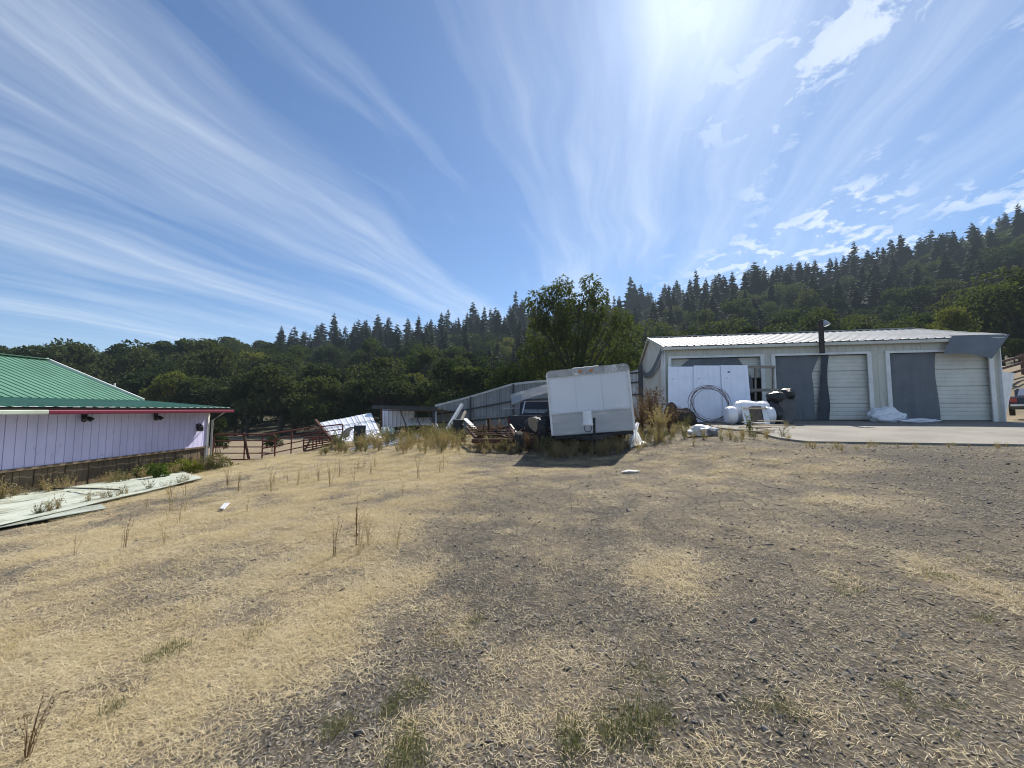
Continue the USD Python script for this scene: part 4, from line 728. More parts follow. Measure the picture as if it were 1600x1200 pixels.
for k in range(3):
    q = lambda u, v: np.asarray(cs[0]) * (1 - u) * (1 - v) + np.asarray(cs[1]) * u * (1 - v) + np.asarray(cs[2]) * u * v + np.asarray(cs[3]) * (1 - u) * v
    obj('roof_sheet', ribbed((q(u0[k] + .003, 0), q(u0[k + 1] - .003, 0), q(u0[k + 1] - .003, 1), q(u0[k] + .003, 1)), .2, .014, th=.01, nv=4, warp=.02, seed=k, rw=.3), M_PANW, sh)
for v in (.3, .68): obj('batten', bar(q(.0, v) - [0, .03, -.02], q(1, v) - [0, .03, -.02], .025, .02), M_GALV, sh)
obj('end_beam', bar(P(493, 657, 17.0), P(524, 694, 15.3), .09, .12), M_RUST, sh)
for a, b, c in (((499, 661, 17.3), (475, 706, 16.6), 0), ((524, 692, 15.5), (476, 706, 16.4), 0)): obj('brace', bar(P(*a), P(*b), .05, .05), M_DARK, sh)
t = obj('black_board', box(P(562, 677, 15.2), (.44, .05, .62), rotz(.15) @ rotx(-.1)), M_BLACK); tag(t, 'upright black board standing before the collapsed white roof', 'board')
ar = [P(552, 667, 15.25) + [-.02 - .45 * math.sin(a) * 1.0, 0, -.45 * (1 - math.cos(a))] for a in np.linspace(0, 1.5, 10)]
t = obj('black_fender', solid_grid(np.stack([np.array(ar), np.array(ar) + [0.05, .5, 0]], 0), .03), M_BLACK); tag(t, 'curved black plastic fender left of the black board', 'fender')
ar = [P(588, 679, 14.6) + [.28 * t_, 0, .10 * math.sin(2.4 * t_ + .6) - .08 * t_] for t_ in np.linspace(0, 1, 8)]
t = obj('bent_trim', solid_grid(np.stack([np.array(ar), np.array(ar) + [0.03, .05, -.13]], 0), .01), M_CREAMP); tag(t, 'bent cream-coloured trim piece lying behind the long grey sheets', 'trim')
for k, (q4, lb, m) in enumerate(((((546, 702, 13.9), (549, 706, 13.6), (652, 680, 15.2), (648, 677, 15.6)), 'upper long galvanised sheet lying in the weeds by the collapsed roof', M_GALV), (((546, 707, 13.4), (549, 712, 13.1), (660, 684, 14.6), (654, 680, 15.0)), 'lower long galvanised sheet lying in the weeds by the collapsed roof', M_GALV))):
    c = [P(*q) for q in q4]; t = obj('galvanised_sheet', ribbed(c, .16, .03, th=.008, nv=8, warp=.03, seed=k + 3), m); tag(t, lb, 'metal sheet')
t = obj('white_strip', bar(P(690, 692, 13.4), P(735, 686, 13.8), .05, .03), M_WHITE); tag(t, 'thin white strip lying in the weeds right of the galvanised sheets', 'strip')
# flat carport roof
cp = thing('fallen_carport', 'low flat grey carport roof on bent posts over white panels', 'carport', P(596, 670, 18))
a, b = P(582, 636, 18.0), P(684, 639, 17.4); bk = np.array([.35, 3.2, -.14])
obj('fascia', bar(a, b, .08, .17), M_DARK, cp); obj('roof_sheet', ribbed((a + [0, 0, .05], b + [0, 0, .05], b + bk + [0, 0, .0], a + bk + [0, 0, .0]), .25, .015, th=.01), M_GALV, cp)
for x0, y0, x1, y1, w, m in ((596, 641, 596, 668, .09, M_RUST), (678, 640, 678, 680, .13, M_DARK), (681, 640, 681, 676, .06, M_GALV), (691, 637, 691, 677, .05, M_DARK), (682, 662, 690, 684, .04, M_GALV)): obj('post', bar(P(x0, y0, 17.5), P(x1, y1, 17.2), w, w), m, cp)
for x0, y0, x1, y1 in ((625, 640, 641, 678), (648, 643, 660, 671), (669, 643, 678, 668)): obj('bent_rod', tube([P(x0, y0, 17.6), P((x0 + x1) / 2 - 1, (y0 + y1) / 2, 17.3), P(x1, y1, 17.0)], .028, 6), M_DARK, cp)
obj('top_rail', bar(P(596, 641, 17.5), P(680, 642, 17.3), .04, .04), M_RUST, cp)
for lab, pts, m, pit in (('white ribbed wall panel standing under the fallen carport', [(597, 668, 19.6), (646, 665, 19.6), (648, 640, 19.8), (597, 640, 19.8)], M_PANW, .2), ('white metal sheet lying tilted under the right side of the carport', [(636, 664, 17.6), (675, 664, 17.4), (674, 652, 18.8), (642, 653, 18.8)], M_WHITE, .22), ('pale weathered sheet low under the left side of the carport', [(594, 678, 16.6), (617, 678, 16.5), (616, 668, 16.9), (596, 667, 16.9)], M_PALE, .2)):
    t = obj('wall_sheet', ribbed([P(*q) for q in pts], pit, .025, th=.01, warp=.02), m); tag(t, lab, 'metal sheet')
t = obj('dark_cover', blob(P(624, 677, 16.2), (.26, .2, .13), 33, .25), M_BLACK, smooth=60); tag(t, 'crumpled dark cover lying below the carport panels', 'cover')
# long grey sheet wall
lw = thing('sheet_metal_wall', 'long grey corrugated metal wall sloping down to the left behind the pickup', 'wall', P(800, 668, 20))
tp = [(680, 634), (700, 629), (720, 624), (740, 618.5), (760, 612.5), (780, 606.5), (800, 600.5), (820, 598), (840, 596), (860, 595), (885, 594), (910, 594)]
YW = lambda x: 20.3 - .003 * (x - 680)
for k in range(len(tp) - 1):
    (x0, y0), (x1, y1) = tp[k], tp[k + 1]; p0, p1 = P(x0 + .3, y0, YW(x0)), P(x1 - .3, y1, YW(x1)); b0, b1 = p0.copy(), p1.copy(); b0[2], b1[2] = .3, .3
    obj('wall_panel', ribbed((b0, b1, p1, p0), .22, .025, th=.01, nv=2, rw=.3), M_GWALL, lw)
    obj('top_cap', bar(P(x0, y0, YW(x0) - .08), P(x1, y1, YW(x1) - .08), .08, .10), M_GALV, lw)
for f in (.36, .70): 
    for k in range(len(tp) - 1):
        (x0, y0), (x1, y1) = tp[k], tp[k + 1]; p0, p1 = P(x0, y0, YW(x0) - .06), P(x1, y1, YW(x1) - .06); p0[2] = p0[2] * (1 - f) + .5 * f; p1[2] = p1[2] * (1 - f) + .5 * f; obj('girt', bar(p0, p1, .05, .07), M_DARK, lw)
for x in (735, 802): p = P(x, 610, YW(x) - .1); obj('stud', bar((p[0], p[1], .3), (p[0], p[1], 1.6 + (640 - np.interp(x, *zip(*tp))) / 600 * 20), .09, .08), M_DARK, lw)
c = [P(800, 632, 17.0), P(862, 610, 16.9), P(862, 598, 17.4), P(797, 617, 17.5)]
t = obj('bent_roof_sheet', solid_grid((lambda q: q + (.10 * (meshkit.fbm(q * 1.3, 3, 4) - .5))[..., None] * np.array([0, 0, 1.]))(bil(c, np.linspace(0, 1, 9), np.linspace(0, 1, 4))), .012), M_GWALL); tag(t, 'bent grey roof sheet sloping above the dark pickup', 'metal sheet')
t = obj('loose_sheet', bar(P(786, 638, 17), P(815, 637.5, 17), .5, .04), M_GALV); tag(t, 'loose grey sheet sticking out left of the pickup cab', 'metal sheet')
# panel piece between trailer and garage
gp = thing('broken_wall_piece', 'broken ribbed wall piece with rails between the trailer and the garage', 'wall', P(990, 650, 18.6))
obj('panel', ribbed([P(976, 655, 18.8), P(999, 655, 18.6), P(997, 577, 18.6), P(978, 583, 18.8)], .25, .03, th=.01, warp=.02), M_GALV, gp)
for y in (584, 599, 618): obj('rail', bar(P(976, y, 18.65), P(1000, y - 2, 18.45), .05, .08), M_DARK, gp)
obj('post', bar(P(1003, 655, 18.3), P(1001, 570, 18.3), .22, .12), M_DARK, gp)
# junk
t = obj('white_post', bar(P(722, 632, 17.0), P(695, 677, 15.8), .12, .12), M_WHITE); tag(t, 'white post leaning left in front of the grey sheet wall', 'post')
t = obj('grey_post', bar(P(727, 643, 17.0), P(716, 668, 15.9), .09, .09), M_WOODG); tag(t, 'short grey post leaning beside the white leaning post', 'post')
t = obj('slotted_plank', cat_([bar(P(727, 655, 15.2), P(746, 674, 14.7), .17, .05)] + [box(P(727 + 19 * s, 655 + 19 * s, 15.2 - .5 * s) + [0, -.04, 0], (.05, .05, .05)) for s in (.15, .35, .55, .75)]), M_WHITE); tag(t, 'white slotted plank leaning right of the black drum', 'plank')
p = P(715.5, 681, 14.6); t = obj('black_drum', lathe([(0, .2), (.01, .21), (.2, .21), (.21, .222), (.23, .222), (.24, .21), (.42, .21), (.43, .222), (.45, .222), (.46, .21), (.61, .21), (.62, .19)], (p[0], p[1], p[2]), (.03, -.02, 1), 22), M_BLACK, smooth=40); tag(t, 'black drum standing below the leaning white post', 'drum')
g = np.random.default_rng(12)
for k in range(12):
    x, y = g.uniform(733, 795), g.uniform(14.2, 17); p = P(x, 650, y); p[2] = float(ground(p[0], p[1])) + g.uniform(.06, .42); d = np.array([g.normal(), g.normal() * .6, g.normal() * .35]); d *= g.uniform(.15, .4) / np.linalg.norm(d)
    t = obj('scrap_strip', bar(p - d, p + d, g.uniform(.04, .12), .02), (M_WHITE, M_GALV, M_WOODG, M_RUST)[k % 4]); tag(t, f'{("white", "grey metal", "weathered wood", "rusty")[k % 4]} scrap strip in the junk left of the pickup', 'scrap', f'{("white", "grey metal", "weathered wood", "rusty")[k % 4]} scrap strips by the pickup')

g = np.random.default_rng(40)
for k in range(30):
    y = g.uniform(12.0, 14.3); x = g.uniform(752, 850); p = P(x, 650, y); p[2] = float(ground(p[0], p[1])) + g.uniform(.15, .55); d = np.array([g.normal(), g.normal() * .8, g.normal() * .5]); d *= g.uniform(.2, .55) / np.linalg.norm(d)
    kk = k % 3; lb = ('dark steel bar in the scrap heap left of the trailer', 'rusty pipe in the scrap heap left of the trailer', 'blackened angle iron in the scrap heap left of the trailer')[kk]
    t = obj(('steel_bar', 'rusty_pipe', 'angle_iron')[kk], bar(p - d, p + d, .06, .05) if kk != 1 else tube([p - d, p + [0, 0, .05], p + d], .028, 7), (M_DARK, M_RUST, M_BLACK)[kk]); tag(t, lb, 'scrap', lb.split(' in ')[0] + 's by the trailer')

# ------------------------------------------------------------------ pickup
f = np.array([math.sin(.2), math.cos(.2), 0]); r = np.array([f[1], -f[0], 0]); o = P(793, 668, 14.2) + r * .92; o[2] = .40
tk = thing('pickup_truck', 'old dark pickup truck half hidden behind the white trailer', 'pickup truck', o)
profile(tk, 'cab', [(1.75, .5), (1.75, 1.0), (1.98, 1.55), (3.05, 1.57), (3.6, 1.05), (4.9, .98), (5.05, .5)], 1.62, o, f, M_TRUCK, ch=.06)
for s in (-1, 1): obj('bed_side', bar(o + f * .02 + r * s * .86 + [0, 0, .75], o + f * 1.73 + r * s * .86 + [0, 0, .75], .09, .46, ch=.03), M_TRUCK, tk)
obj('bed_floor', bar(o + f * .05 + [0, 0, .58], o + f * 1.73 + [0, 0, .58], 1.6, .05), M_TRUCK, tk)
obj('tailgate', bar(o - r * .84 - f * .0 + [0, 0, .77], o + r * .84 + [0, 0, .77], .06, .44, ch=.02), M_TRUCK, tk)
obj('rear_bumper', bar(o - r * .88 - f * .12 + [0, 0, .47], o + r * .88 - f * .12 + [0, 0, .47], .12, .15, ch=.03), M_DARK, tk)
c = [o + f * (1.81 + .19 * v) + r * s + [0, 0, 1.06 + .42 * v] for s, v in ((-.62, 0), (.62, 0), (.56, 1), (-.56, 1))]
obj('rear_window', solid_grid(bil(c, np.linspace(0, 1, 2), np.linspace(0, 1, 2)) - f * .04, .012), mat('sky_glass', (.05, .055, .065), (.16, .17, .18), rough=.06, spec=1.0, scale=5), tk)
for s in (-1, 1): obj('tail_light', box(o - f * .03 + r * s * .86 + [0, 0, .77], (.05, .07, .2), rotz(math.atan2(f[1], f[0])), ch=.01), mat('dull_red', (.10, .012, .014), (.08, .01, .012), rough=.4), tk)
for s in (-1, 1): obj('window_pillar', bar(o + f * 1.74 + r * s * .66 + [0, 0, 1.02], o + f * 1.95 + r * s * .58 + [0, 0, 1.52], .06, .05), M_CHROME, tk)
for a_ in (.75, 4.2):
    for s in (-.78, .78): wheel(tk, o + f * a_ + r * s + [0, 0, .3], r, .34, .22)

# ------------------------------------------------------------------ rusty trailer frame, loose tyres
A_, B_, C_, D_ = P(744, 689, 11.7), P(806, 689, 11.7), P(798, 674, 13.6), P(729, 671, 13.8)
rf = thing('rusty_trailer_frame', 'rusty red-brown ladder frame of a small farm trailer in the weeds', 'trailer frame', (A_[0], A_[1], .35))
obj('front_beam', bar(P(737, 689, 11.6), P(812, 689, 11.6), .12, .12), M_RUST, rf)
for p, q in ((A_, D_), (B_, C_)): obj('side_rail', bar(p + [0, 0, .09], q + [0, 0, .09], .07, .09), M_RUST, rf)
for t_ in np.linspace(.15, 1, 6): obj('slat', bar(A_ * (1 - t_) + D_ * t_ + [0, 0, .14], B_ * (1 - t_) + C_ * t_ + [0, 0, .14], .08, .03), M_RUST, rf)
obj('rub_rail', bar(P(729, 669, 13.8), P(798, 685, 11.9), .04, .06), M_RUST, rf)
obj('leg', bar(P(751, 690, 11.65), P(752, 709, 11.65), .13, .10), M_RUST, rf)
obj('axle', bar(P(752, 698, 12.3), P(806, 699, 12.0), .07, .07), M_DARK, rf); obj('spring', bar(P(770, 694, 12.2), P(796, 700, 12.0), .06, .05), M_RUST, rf)
c = P(811, 696, 11.6); c[2] = float(ground(c[0], c[1])) + .30; wheel(rf, c, (1, .12, .05), .31, .2)
obj('drawbar', bar(P(820, 694, 11.9), P(852, 676, 12.6), .07, .08), M_RUST, rf); obj('drawbar', bar(P(815, 688, 12.2), P(846, 683, 12.4), .06, .06), M_RUST, rf)
def tyre(c, ax, r, w, lab):
    t = thing('old_tyre', lab, 'tyre', c - [0, 0, r]); wheel(t, c, ax, r, w, M_RUST)
c = P(834, 667, 13.0); tyre(c, (.5, -.6, .55), .33, .22, 'old tyre tilted up behind the rusty trailer frame'); c = P(848, 675, 11.9); tyre(c, (1, -.2, .1), .36, .22, 'old tyre standing against the left side of the white trailer')
p = P(830, 652, 13.2); t = obj('engine_part', cat_([blob(P(838, 657, 13.4), (.3, .2, .13), 41, .3), bar(P(826, 660, 13.2), P(852, 650, 13.4), .06, .06), bar(P(846, 650, 13.0), P(858, 642, 13.0), .08, .08)]), M_DARK); tag(t, 'greasy metal engine part heaped between the pickup and the trailer', 'engine part')

# ------------------------------------------------------------------ white cargo trailer
YAW, ROLL = math.radians(-9.5), math.radians(-4.8); RT = rotz(YAW) @ roty(ROLL); To = P(926.5, 677, 11.0)
def tr(x, y, z): return To + RT @ np.array([x, y, z], float)
TW, TH, TL = 2.33, 1.90, 4.6
ct = thing('cargo_trailer', 'white enclosed cargo trailer tilted to one side in the weeds', 'trailer', (To[0], To[1], .4))
def tbox(name, c, s, m, ch=.02, **k): return obj(name, trimesh.Trimesh(*(lambda b: (b.vertices @ RT.T + To, b.faces))(box(c, s, ch=ch)), process=False), m, ct, **k)
def rrect(w, h, r_, n=6, r2=None):
    r2 = r_ if r2 is None else r2; o = []
    for cx, cz, a0, rr in ((w / 2 - r2, r2, -90, r2), (w / 2 - r_, h - r_, 0, r_), (-w / 2 + r_, h - r_, 90, r_), (-w / 2 + r2, r2, 180, r2)): o += [(cx + rr * math.cos(math.radians(a0 + 90 * k / n)), cz + rr * math.sin(math.radians(a0 + 90 * k / n))) for k in range(n + 1)]
    return o
import shapely.geometry as sg
def textrude(poly, y0, y1):
    m = trimesh.creation.extrude_polygon(sg.Polygon(poly), y1 - y0, engine='earcut'); v = np.array(m.vertices); v = np.stack([v[:, 0], y0 + v[:, 2], v[:, 1]], 1); q = trimesh.Trimesh(v @ RT.T + To, m.faces[:, ::-1], process=False); q.fix_normals(); return q
obj('box_body', textrude(rrect(TW, TH - .02, .12, r2=.02), .06, TL), M_TWHITE, ct)
obj('stone_guard', textrude([(-TW / 2 + .03, .02), (TW / 2 - .03, .02), (TW / 2 - .03, .62), (-TW / 2 + .03, .62)], .015, .06), M_ALU, ct)
xs_ = np.linspace(-TW / 2 + .03, TW / 2 - .03, 4)
for k in range(3): obj('front_panel', textrude([(xs_[k] + .002, .625), (xs_[k + 1] - .002, .625), (xs_[k + 1] - .002, TH - .20), (xs_[k] + .002, TH - .20)], .03, .06), M_TWHITE, ct)
cap = [(x * 1.0, z) for x, z in rrect(TW + .05, TH, .15) if z > TH - .19] ; cap = [(-TW / 2 - .025, TH - .20), (TW / 2 + .025, TH - .20)] + [q for q in cap]
obj('roof_cap', textrude(sorted(set(cap), key=lambda q: math.atan2(q[1] - (TH - .19), q[0])), .0, .12), M_CAP, ct)
for s in (-1, 1): obj('corner_moulding', bar(tr(s * (TW / 2 - .012), .03, .02), tr(s * (TW / 2 - .012), .03, TH - .2), .05, .06), M_WHITE, ct)
obj('trim_strip', bar(tr(-TW / 2 + .03, .008, .625), tr(TW / 2 - .03, .008, .625), .02, .03), M_ALU, ct)
for zz in (.06, .585, .67, TH - .24):
    obj('rivet_row', cat_([box(tr(x, .024 if zz > .64 else .008, zz), (.016, .016, .016), RT) for x in np.linspace(-TW / 2 + .08, TW / 2 - .08, 22)]), M_GALV, ct)
for x in (-.19, .12): tbox('marker_light', (x, -.02, TH - .10), (.10, .04, .05), M_AMB, ch=.012)
obj('roof_rail', bar(tr(-.4, .3, TH + .01), tr(.35, .3, TH + .01), .3, .05, ch=.02), M_WHITE, ct)
obj('chassis', cat_([bar(tr(s * .9, .1, -.06), tr(s * .9, TL, -.06), .08, .12) for s in (-1, 1)] + [bar(tr(-TW / 2 + .05, .1, -.05), tr(TW / 2 - .05, .1, -.05), .08, .10)]), M_BLACK, ct)
jk = np.array([.02, -.32, 0.0]); obj('tongue', cat_([bar(tr(s * .55, .1, -.08), tr(.02 + s * .03, -.75, -.10), .07, .1) for s in (-1, 1)]), M_BLACK, ct)
ja = tr(.02, -.45, .55); jb = tr(.02, -.45, .0); gz = float(ground(jb[0], jb[1])); obj('jack', cat_([cyl((jb[0], jb[1], gz), (jb[0], jb[1], ja[2] - .1), .035, 12), cyl((jb[0], jb[1], gz), (jb[0], jb[1], gz + .03), .12, 14)]), M_BLACK, ct)
obj('coupler', box(tr(.02, -.8, -.07), (.14, .25, .12), RT, ch=.03), M_BLACK, ct)
obj('safety_chain', ring(tr(-.14, -.5, .18), (0, 1, 0), .10, .012, 18, 5), M_DARK, ct)
for s in (-1, 1):
    for yy in (2.0, 2.85): w_ = tr(s * 1.0, yy, 0); c = np.array([w_[0], w_[1], max(float(ground(w_[0], w_[1])) + .30, .3)]); wheel(ct, c, RT @ np.array([1, 0, 0]), .33, .2)
bk = thing('white_bucket', 'white bucket upturned over the jack of the cargo trailer', 'bucket', ja)
bc = P(918.5, 664, 10.45); obj('pail', lathe([(0, .140), (.03, .142), (.035, .132), (.36, .115), (.38, .105), (.382, .02)], bc, (-.04, 0, 1), 24), M_PLW, bk, smooth=40)
obj('rim_band', lathe([(-.004, .146), (.025, .146)], bc, (-.04, 0, 1), 24), M_WHITE, bk)
for lab, c in (('white folded metal flashing leaning under the right end of the trailer', [(981, 692, 10.7), (990, 694, 10.6), (999, 661, 11.2), (994, 660, 11.3)]), ('broad white sheet offcut standing under the right end of the trailer', [(984, 696, 10.45), (1004, 690, 10.6), (997, 675, 10.9), (991, 673, 10.9)]), ('low white board lying at the right end of the trailer', [(985, 699, 10.3), (1010, 692, 10.5), (1008, 689, 10.6), (986, 694, 10.4)])):
    t = obj('white_offcut', ribbed([P(*q) for q in c], .3, .03, th=.01, nv=3), M_WHITE); tag(t, lab, 'sheet offcut')
# litter
t = obj('paper_scrap', solid_grid(bil([gl(343, 799, .05), gl(350, 800, .05), gl(358, 794, .09), gl(350, 794, .08)], np.linspace(0, 1, 3), np.linspace(0, 1, 3)), .01), M_PLW); tag(t, 'small white scrap lying in the straw field', 'litter')
t = obj('rag', blob(gl(986, 739, .02), (.17, .09, .03), 55, .4, 2), mat('pale_rag', (.62, .6, .55), (.5, .48, .43), rough=.9)); tag(t, 'pale rag lying flat on the ground before the cargo trailer', 'rag')

# ------------------------------------------------------------------ walnut tree, shrubs, weeds
def crown_from(L, Yc, n, leaf, seed, spread=1.2, droop=.3):
    g = np.random.default_rng(seed); C = np.array([P(x, y, Yc + g.uniform(-spread, spread)) for x, y, r in L]); S = np.array([r / 600 * Yc for x, y, r in L]); w = S ** 2; k = g.choice(len(L), n, p=w / w.sum())
    d = g.normal(size=(n, 3)); d /= np.linalg.norm(d, axis=1, keepdims=True); p = C[k] + d * (S[k] * g.uniform(.25, 1.12, n) ** .55)[:, None]
    v, f = leafquads(p, d + g.normal(size=(n, 3)) * .8 + [0, 0, -.25], leaf * g.uniform(.6, 1.35, n), leaf * g.uniform(.32, .5, n), droop, g); return v, f, C, S
L_WAL = leafmat('walnut_leaves', (.045, .062, .02), (.115, .135, .045), .4)
WL = [(838, 468, 14), (858, 462, 17), (880, 446, 15), (876, 468, 22), (868, 495, 28), (905, 470, 12), (922, 444, 15), (934, 462, 15), (924, 485, 24), (900, 512, 32), (848, 522, 26), (948, 505, 25), (972, 498, 15), (984, 520, 18), (944, 545, 32), (880, 560, 34), (830, 556, 22), (826, 476, 8), (842, 500, 16), (984, 562, 22), (910, 595, 34), (850, 592, 28), (965, 590, 26), (812, 580, 18)]
base = P(902, 650, 27.5); base[2] = float(ground(base[0], base[1])) - .1
wt = thing('walnut_tree', 'tall leafy tree with drooping leaves and two tops behind the white trailer', 'tree', base)
v, f, C, S = crown_from(WL, 27.5, 15000, .26, 71); obj('crown', (v, f), L_WAL, wt)
fork = base + [0, 0, 2.4]; obj('trunk', tube([base, base + [.05, 0, 1.2], fork], [.26, .21, .17], 10), BARK, wt, smooth=True)
obj('limb', cat_([tube([fork, (fork + c) / 2 + [0, 0, .25], c], [.12, .07, .015], 6) for c in C]), BARK, wt)
def shrub(name, lab, cat, L, Yc, n, leaf, m, seed, stems=True, spread=.35, droop=.2):
    x = np.mean([q[0] for q in L]); b = P(x, 680, Yc); b[2] = float(ground(b[0], b[1])); t = thing(name, lab, cat, b); v, f, C, S = crown_from(L, Yc, n, leaf, seed, spread, droop); obj('foliage', (v, f), m, t)
    if stems: obj('stem', cat_([tube([b + [(c[0] - b[0]) * .3, 0, -.05], (b + c) / 2, c], [.018, .012, .004], 5) for c in C]), BARK, t)
    return t
L_VINE = leafmat('vine_leaves', (.06, .10, .02), (.20, .20, .035), .35); L_BRN = leafmat('dead_leaves', (.11, .065, .045), (.20, .14, .085), .2); L_DRY = leafmat('straw_leaves', (.25, .195, .115), (.40, .325, .20), .3); L_SAGE = leafmat('sage_leaves', (.11, .115, .055), (.22, .19, .10), .25)
shrub('leafy_shrub', 'light green leafy branches above the bent roof sheet', 'shrub', [(782, 585, 12), (800, 578, 11), (790, 598, 14), (815, 590, 12), (770, 600, 11), (826, 600, 12), (805, 606, 14)], 22.5, 2200, .17, L_MID, 5)
shrub('field_bush', 'dark green bush standing in the field behind the gates', 'bush', [(425, 688, 6), (430, 683, 5), (420, 692, 6), (436, 692, 5)], 24, 900, .12, L_OAK, 6)
shrub('field_bush', 'dark bush beside the corner of the lavender house', 'bush', [(336, 668, 7), (342, 682, 8), (334, 690, 8), (346, 660, 6), (350, 692, 6)], 22, 1200, .16, L_OAK, 7)
for lab, L, Yc, n in (('green vine climbing the board skirt nearest the pale sheets', [(218, 738, 7), (232, 735, 9), (246, 733, 9), (255, 740, 7)], 12.6, 900), ('yellow-green vine on the board skirt near the house corner', [(270, 730, 8), (285, 726, 9), (298, 728, 8), (308, 733, 7)], 14.0, 900), ('scruffy green shrub with pale twigs at the foot of the first gate', [(322, 722, 9), (338, 720, 11), (352, 726, 9), (330, 734, 9), (368, 732, 7)], 14.4, 1100)):
    q = shrub('vine_shrub', lab, 'shrub', L, Yc, n, .10, L_VINE if 'scruffy' not in lab else L_SAGE, len(lab))
g = np.random.default_rng(77)
def weed(seed, h, n, spread, leafn, leafs, up=.8):
    """Unit weed: thin stems fanned from the ground with small leaves on them."""
    g = np.random.default_rng(seed); V, F, o = [], [], 0
    for k in range(n):
        a = g.uniform(0, 6.28); s = spread * g.uniform(.2, 1); e = np.array([math.cos(a) * s, math.sin(a) * s, g.uniform(.55, 1.0)]) * h; b = np.array([math.cos(a), math.sin(a), 0]) * .06 * h * g.random(); w = np.array([-math.sin(a), math.cos(a), 0]) * .0055 * max(h, .4)
        m = b + (e - b) * .5 + np.array([math.cos(a), math.sin(a), 0]) * -.05 * h
        V += [b - w, b + w, m + w * .8, m - w * .8, e + w * .3, e - w * .3]; F += [[o, o + 1, o + 2], [o, o + 2, o + 3], [o + 3, o + 2, o + 4], [o + 3, o + 4, o + 5]]; o += 6
        t = g.uniform(.25, 1, leafn)[:, None]; c = b + (m - b) * np.minimum(t * 2, 1) + (e - m) * np.maximum(t * 2 - 1, 0); d = g.normal(size=(leafn, 3)) + [0, 0, up]
        lv, lf = leafquads(c, d, leafs * g.uniform(.5, 1.3, leafn), leafs * .35, .1, g); V += list(lv); F += list(lf + o); o += len(lv)
    return np.array(V), np.array(F)
def bush(lab, px, py, Yc, h, n, spread, leafn, leafs, m, seed, cat='bush', name='dead_bush'):
    b = P(px, py, Yc); b[2] = float(ground(b[0], b[1])) - .02; t = thing(name, lab, cat, b); v, f = weed(seed, h, n, spread, leafn, leafs); v = v + b; obj('stems', (v, f), m, t)
bush('large dry tan bush at the right end of the cargo trailer', 1032, 705, 11.2, 1.05, 60, .48, 26, .06, L_DRY, 1)
bush('purple-brown dead bush standing against the left garage wall', 1018, 690, 14.2, 1.6, 50, .42, 40, .09, L_BRN, 2)
bush('low brown dead bush between the trailer and the soil heap', 1046, 690, 12.6, .95, 45, .5, 30, .07, L_BRN, 3)
bush('brown dead bush close behind the right side of the trailer', 1003, 690, 13.0, 1.35, 40, .42, 34, .08, L_BRN, 4)
bush('tall bare weed alone in the straw field', 556, 858, 4.6, .62, 9, .30, 5, .03, L_BRN, 5, 'weed', 'tall_weed')
bush('sage-green weed clump beside the long galvanised sheets', 530, 706, 14.6, .8, 40, .6, 26, .07, L_SAGE, 6, 'weed', 'weed_clump')
bush('spindly green weed in front of the crate and planks', 1172, 684, 11.0, .75, 14, .3, 22, .06, L_SAGE, 8, 'weed', 'weed_clump')
bush('dry branching weed at the left edge of the picture', 40, 1190, 2.0, .32, 12, .4, 5, .02, L_BRN, 9, 'weed', 'tall_weed')
bush('leafy pale weed growing before the trailer tongue', 858, 714, 10.6, .55, 14, .4, 22, .09, L_SAGE, 10, 'weed', 'weed_clump')
for k, (px, Yc, h, m, lb) in enumerate(((748, 12.6, .75, L_BRN, 'dark brown dead bush behind the left end of the rusty frame'), (775, 13.2, .95, L_BRN, 'brown dead bush in the scrap just left of the pickup'), (826, 11.4, .6, L_BRN, 'low brown dead bush between the rusty frame and the trailer'), (700, 14.6, .8, L_SAGE, 'sage-green weed clump below the leaning white post'), (640, 14.2, .7, L_SAGE, 'sage-green weed clump at the right end of the galvanised sheets'))): bush(lb, px, 695, Yc, h, 34, .55, 26, .07, m, 60 + k)
# many at once
def instancer(path, label, protos, m, pts):
    """pts: (proto, position, turn, scale[, tilt])."""
    pi = UsdGeom.PointInstancer.Define(stage, path); tag(pi.GetPrim(), label, label.split()[-1], None, 'stuff'); tg = []
    for k, mesh in enumerate(protos):
        pp = f'{path}/prototypes/kind_{k:03d}'; v, f = (mesh.vertices, mesh.faces) if hasattr(mesh, 'vertices') else mesh; usdkit.mesh(stage, pp, trimesh.Trimesh(v, f, process=False), m[k] if isinstance(m, list) else m); tg.append(pp)
    pi.CreatePrototypesRel().SetTargets(tg)
    pi.CreateProtoIndicesAttr(Vt.IntArray.FromNumpy(np.array([q[0] for q in pts], np.int32))); pi.CreatePositionsAttr(Vt.Vec3fArray.FromNumpy(np.array([q[1] for q in pts], np.float32)))
    s = np.array([q[3] for q in pts], np.float32); pi.CreateScalesAttr(Vt.Vec3fArray.FromNumpy(s if s.ndim == 2 else np.repeat(s[:, None], 3, 1)))
    pi.CreateOrientationsAttr(Vt.QuathArray([Gf.Quath(math.cos(q[2] / 2), 0, 0, math.sin(q[2] / 2)) for q in pts]))
wp = []
def belt(x0, x1, y0, y1, n, Ylo, Yhi, hs, kinds):
    for _ in range(n):
        Yc = g.uniform(Ylo, Yhi); px = g.uniform(x0, x1); b = P(px, 650, Yc); z = float(ground(b[0], b[1])); wp.append((int(g.choice(kinds)), (b[0], b[1], z - .02), g.uniform(0, 6.28), g.uniform(*hs)))
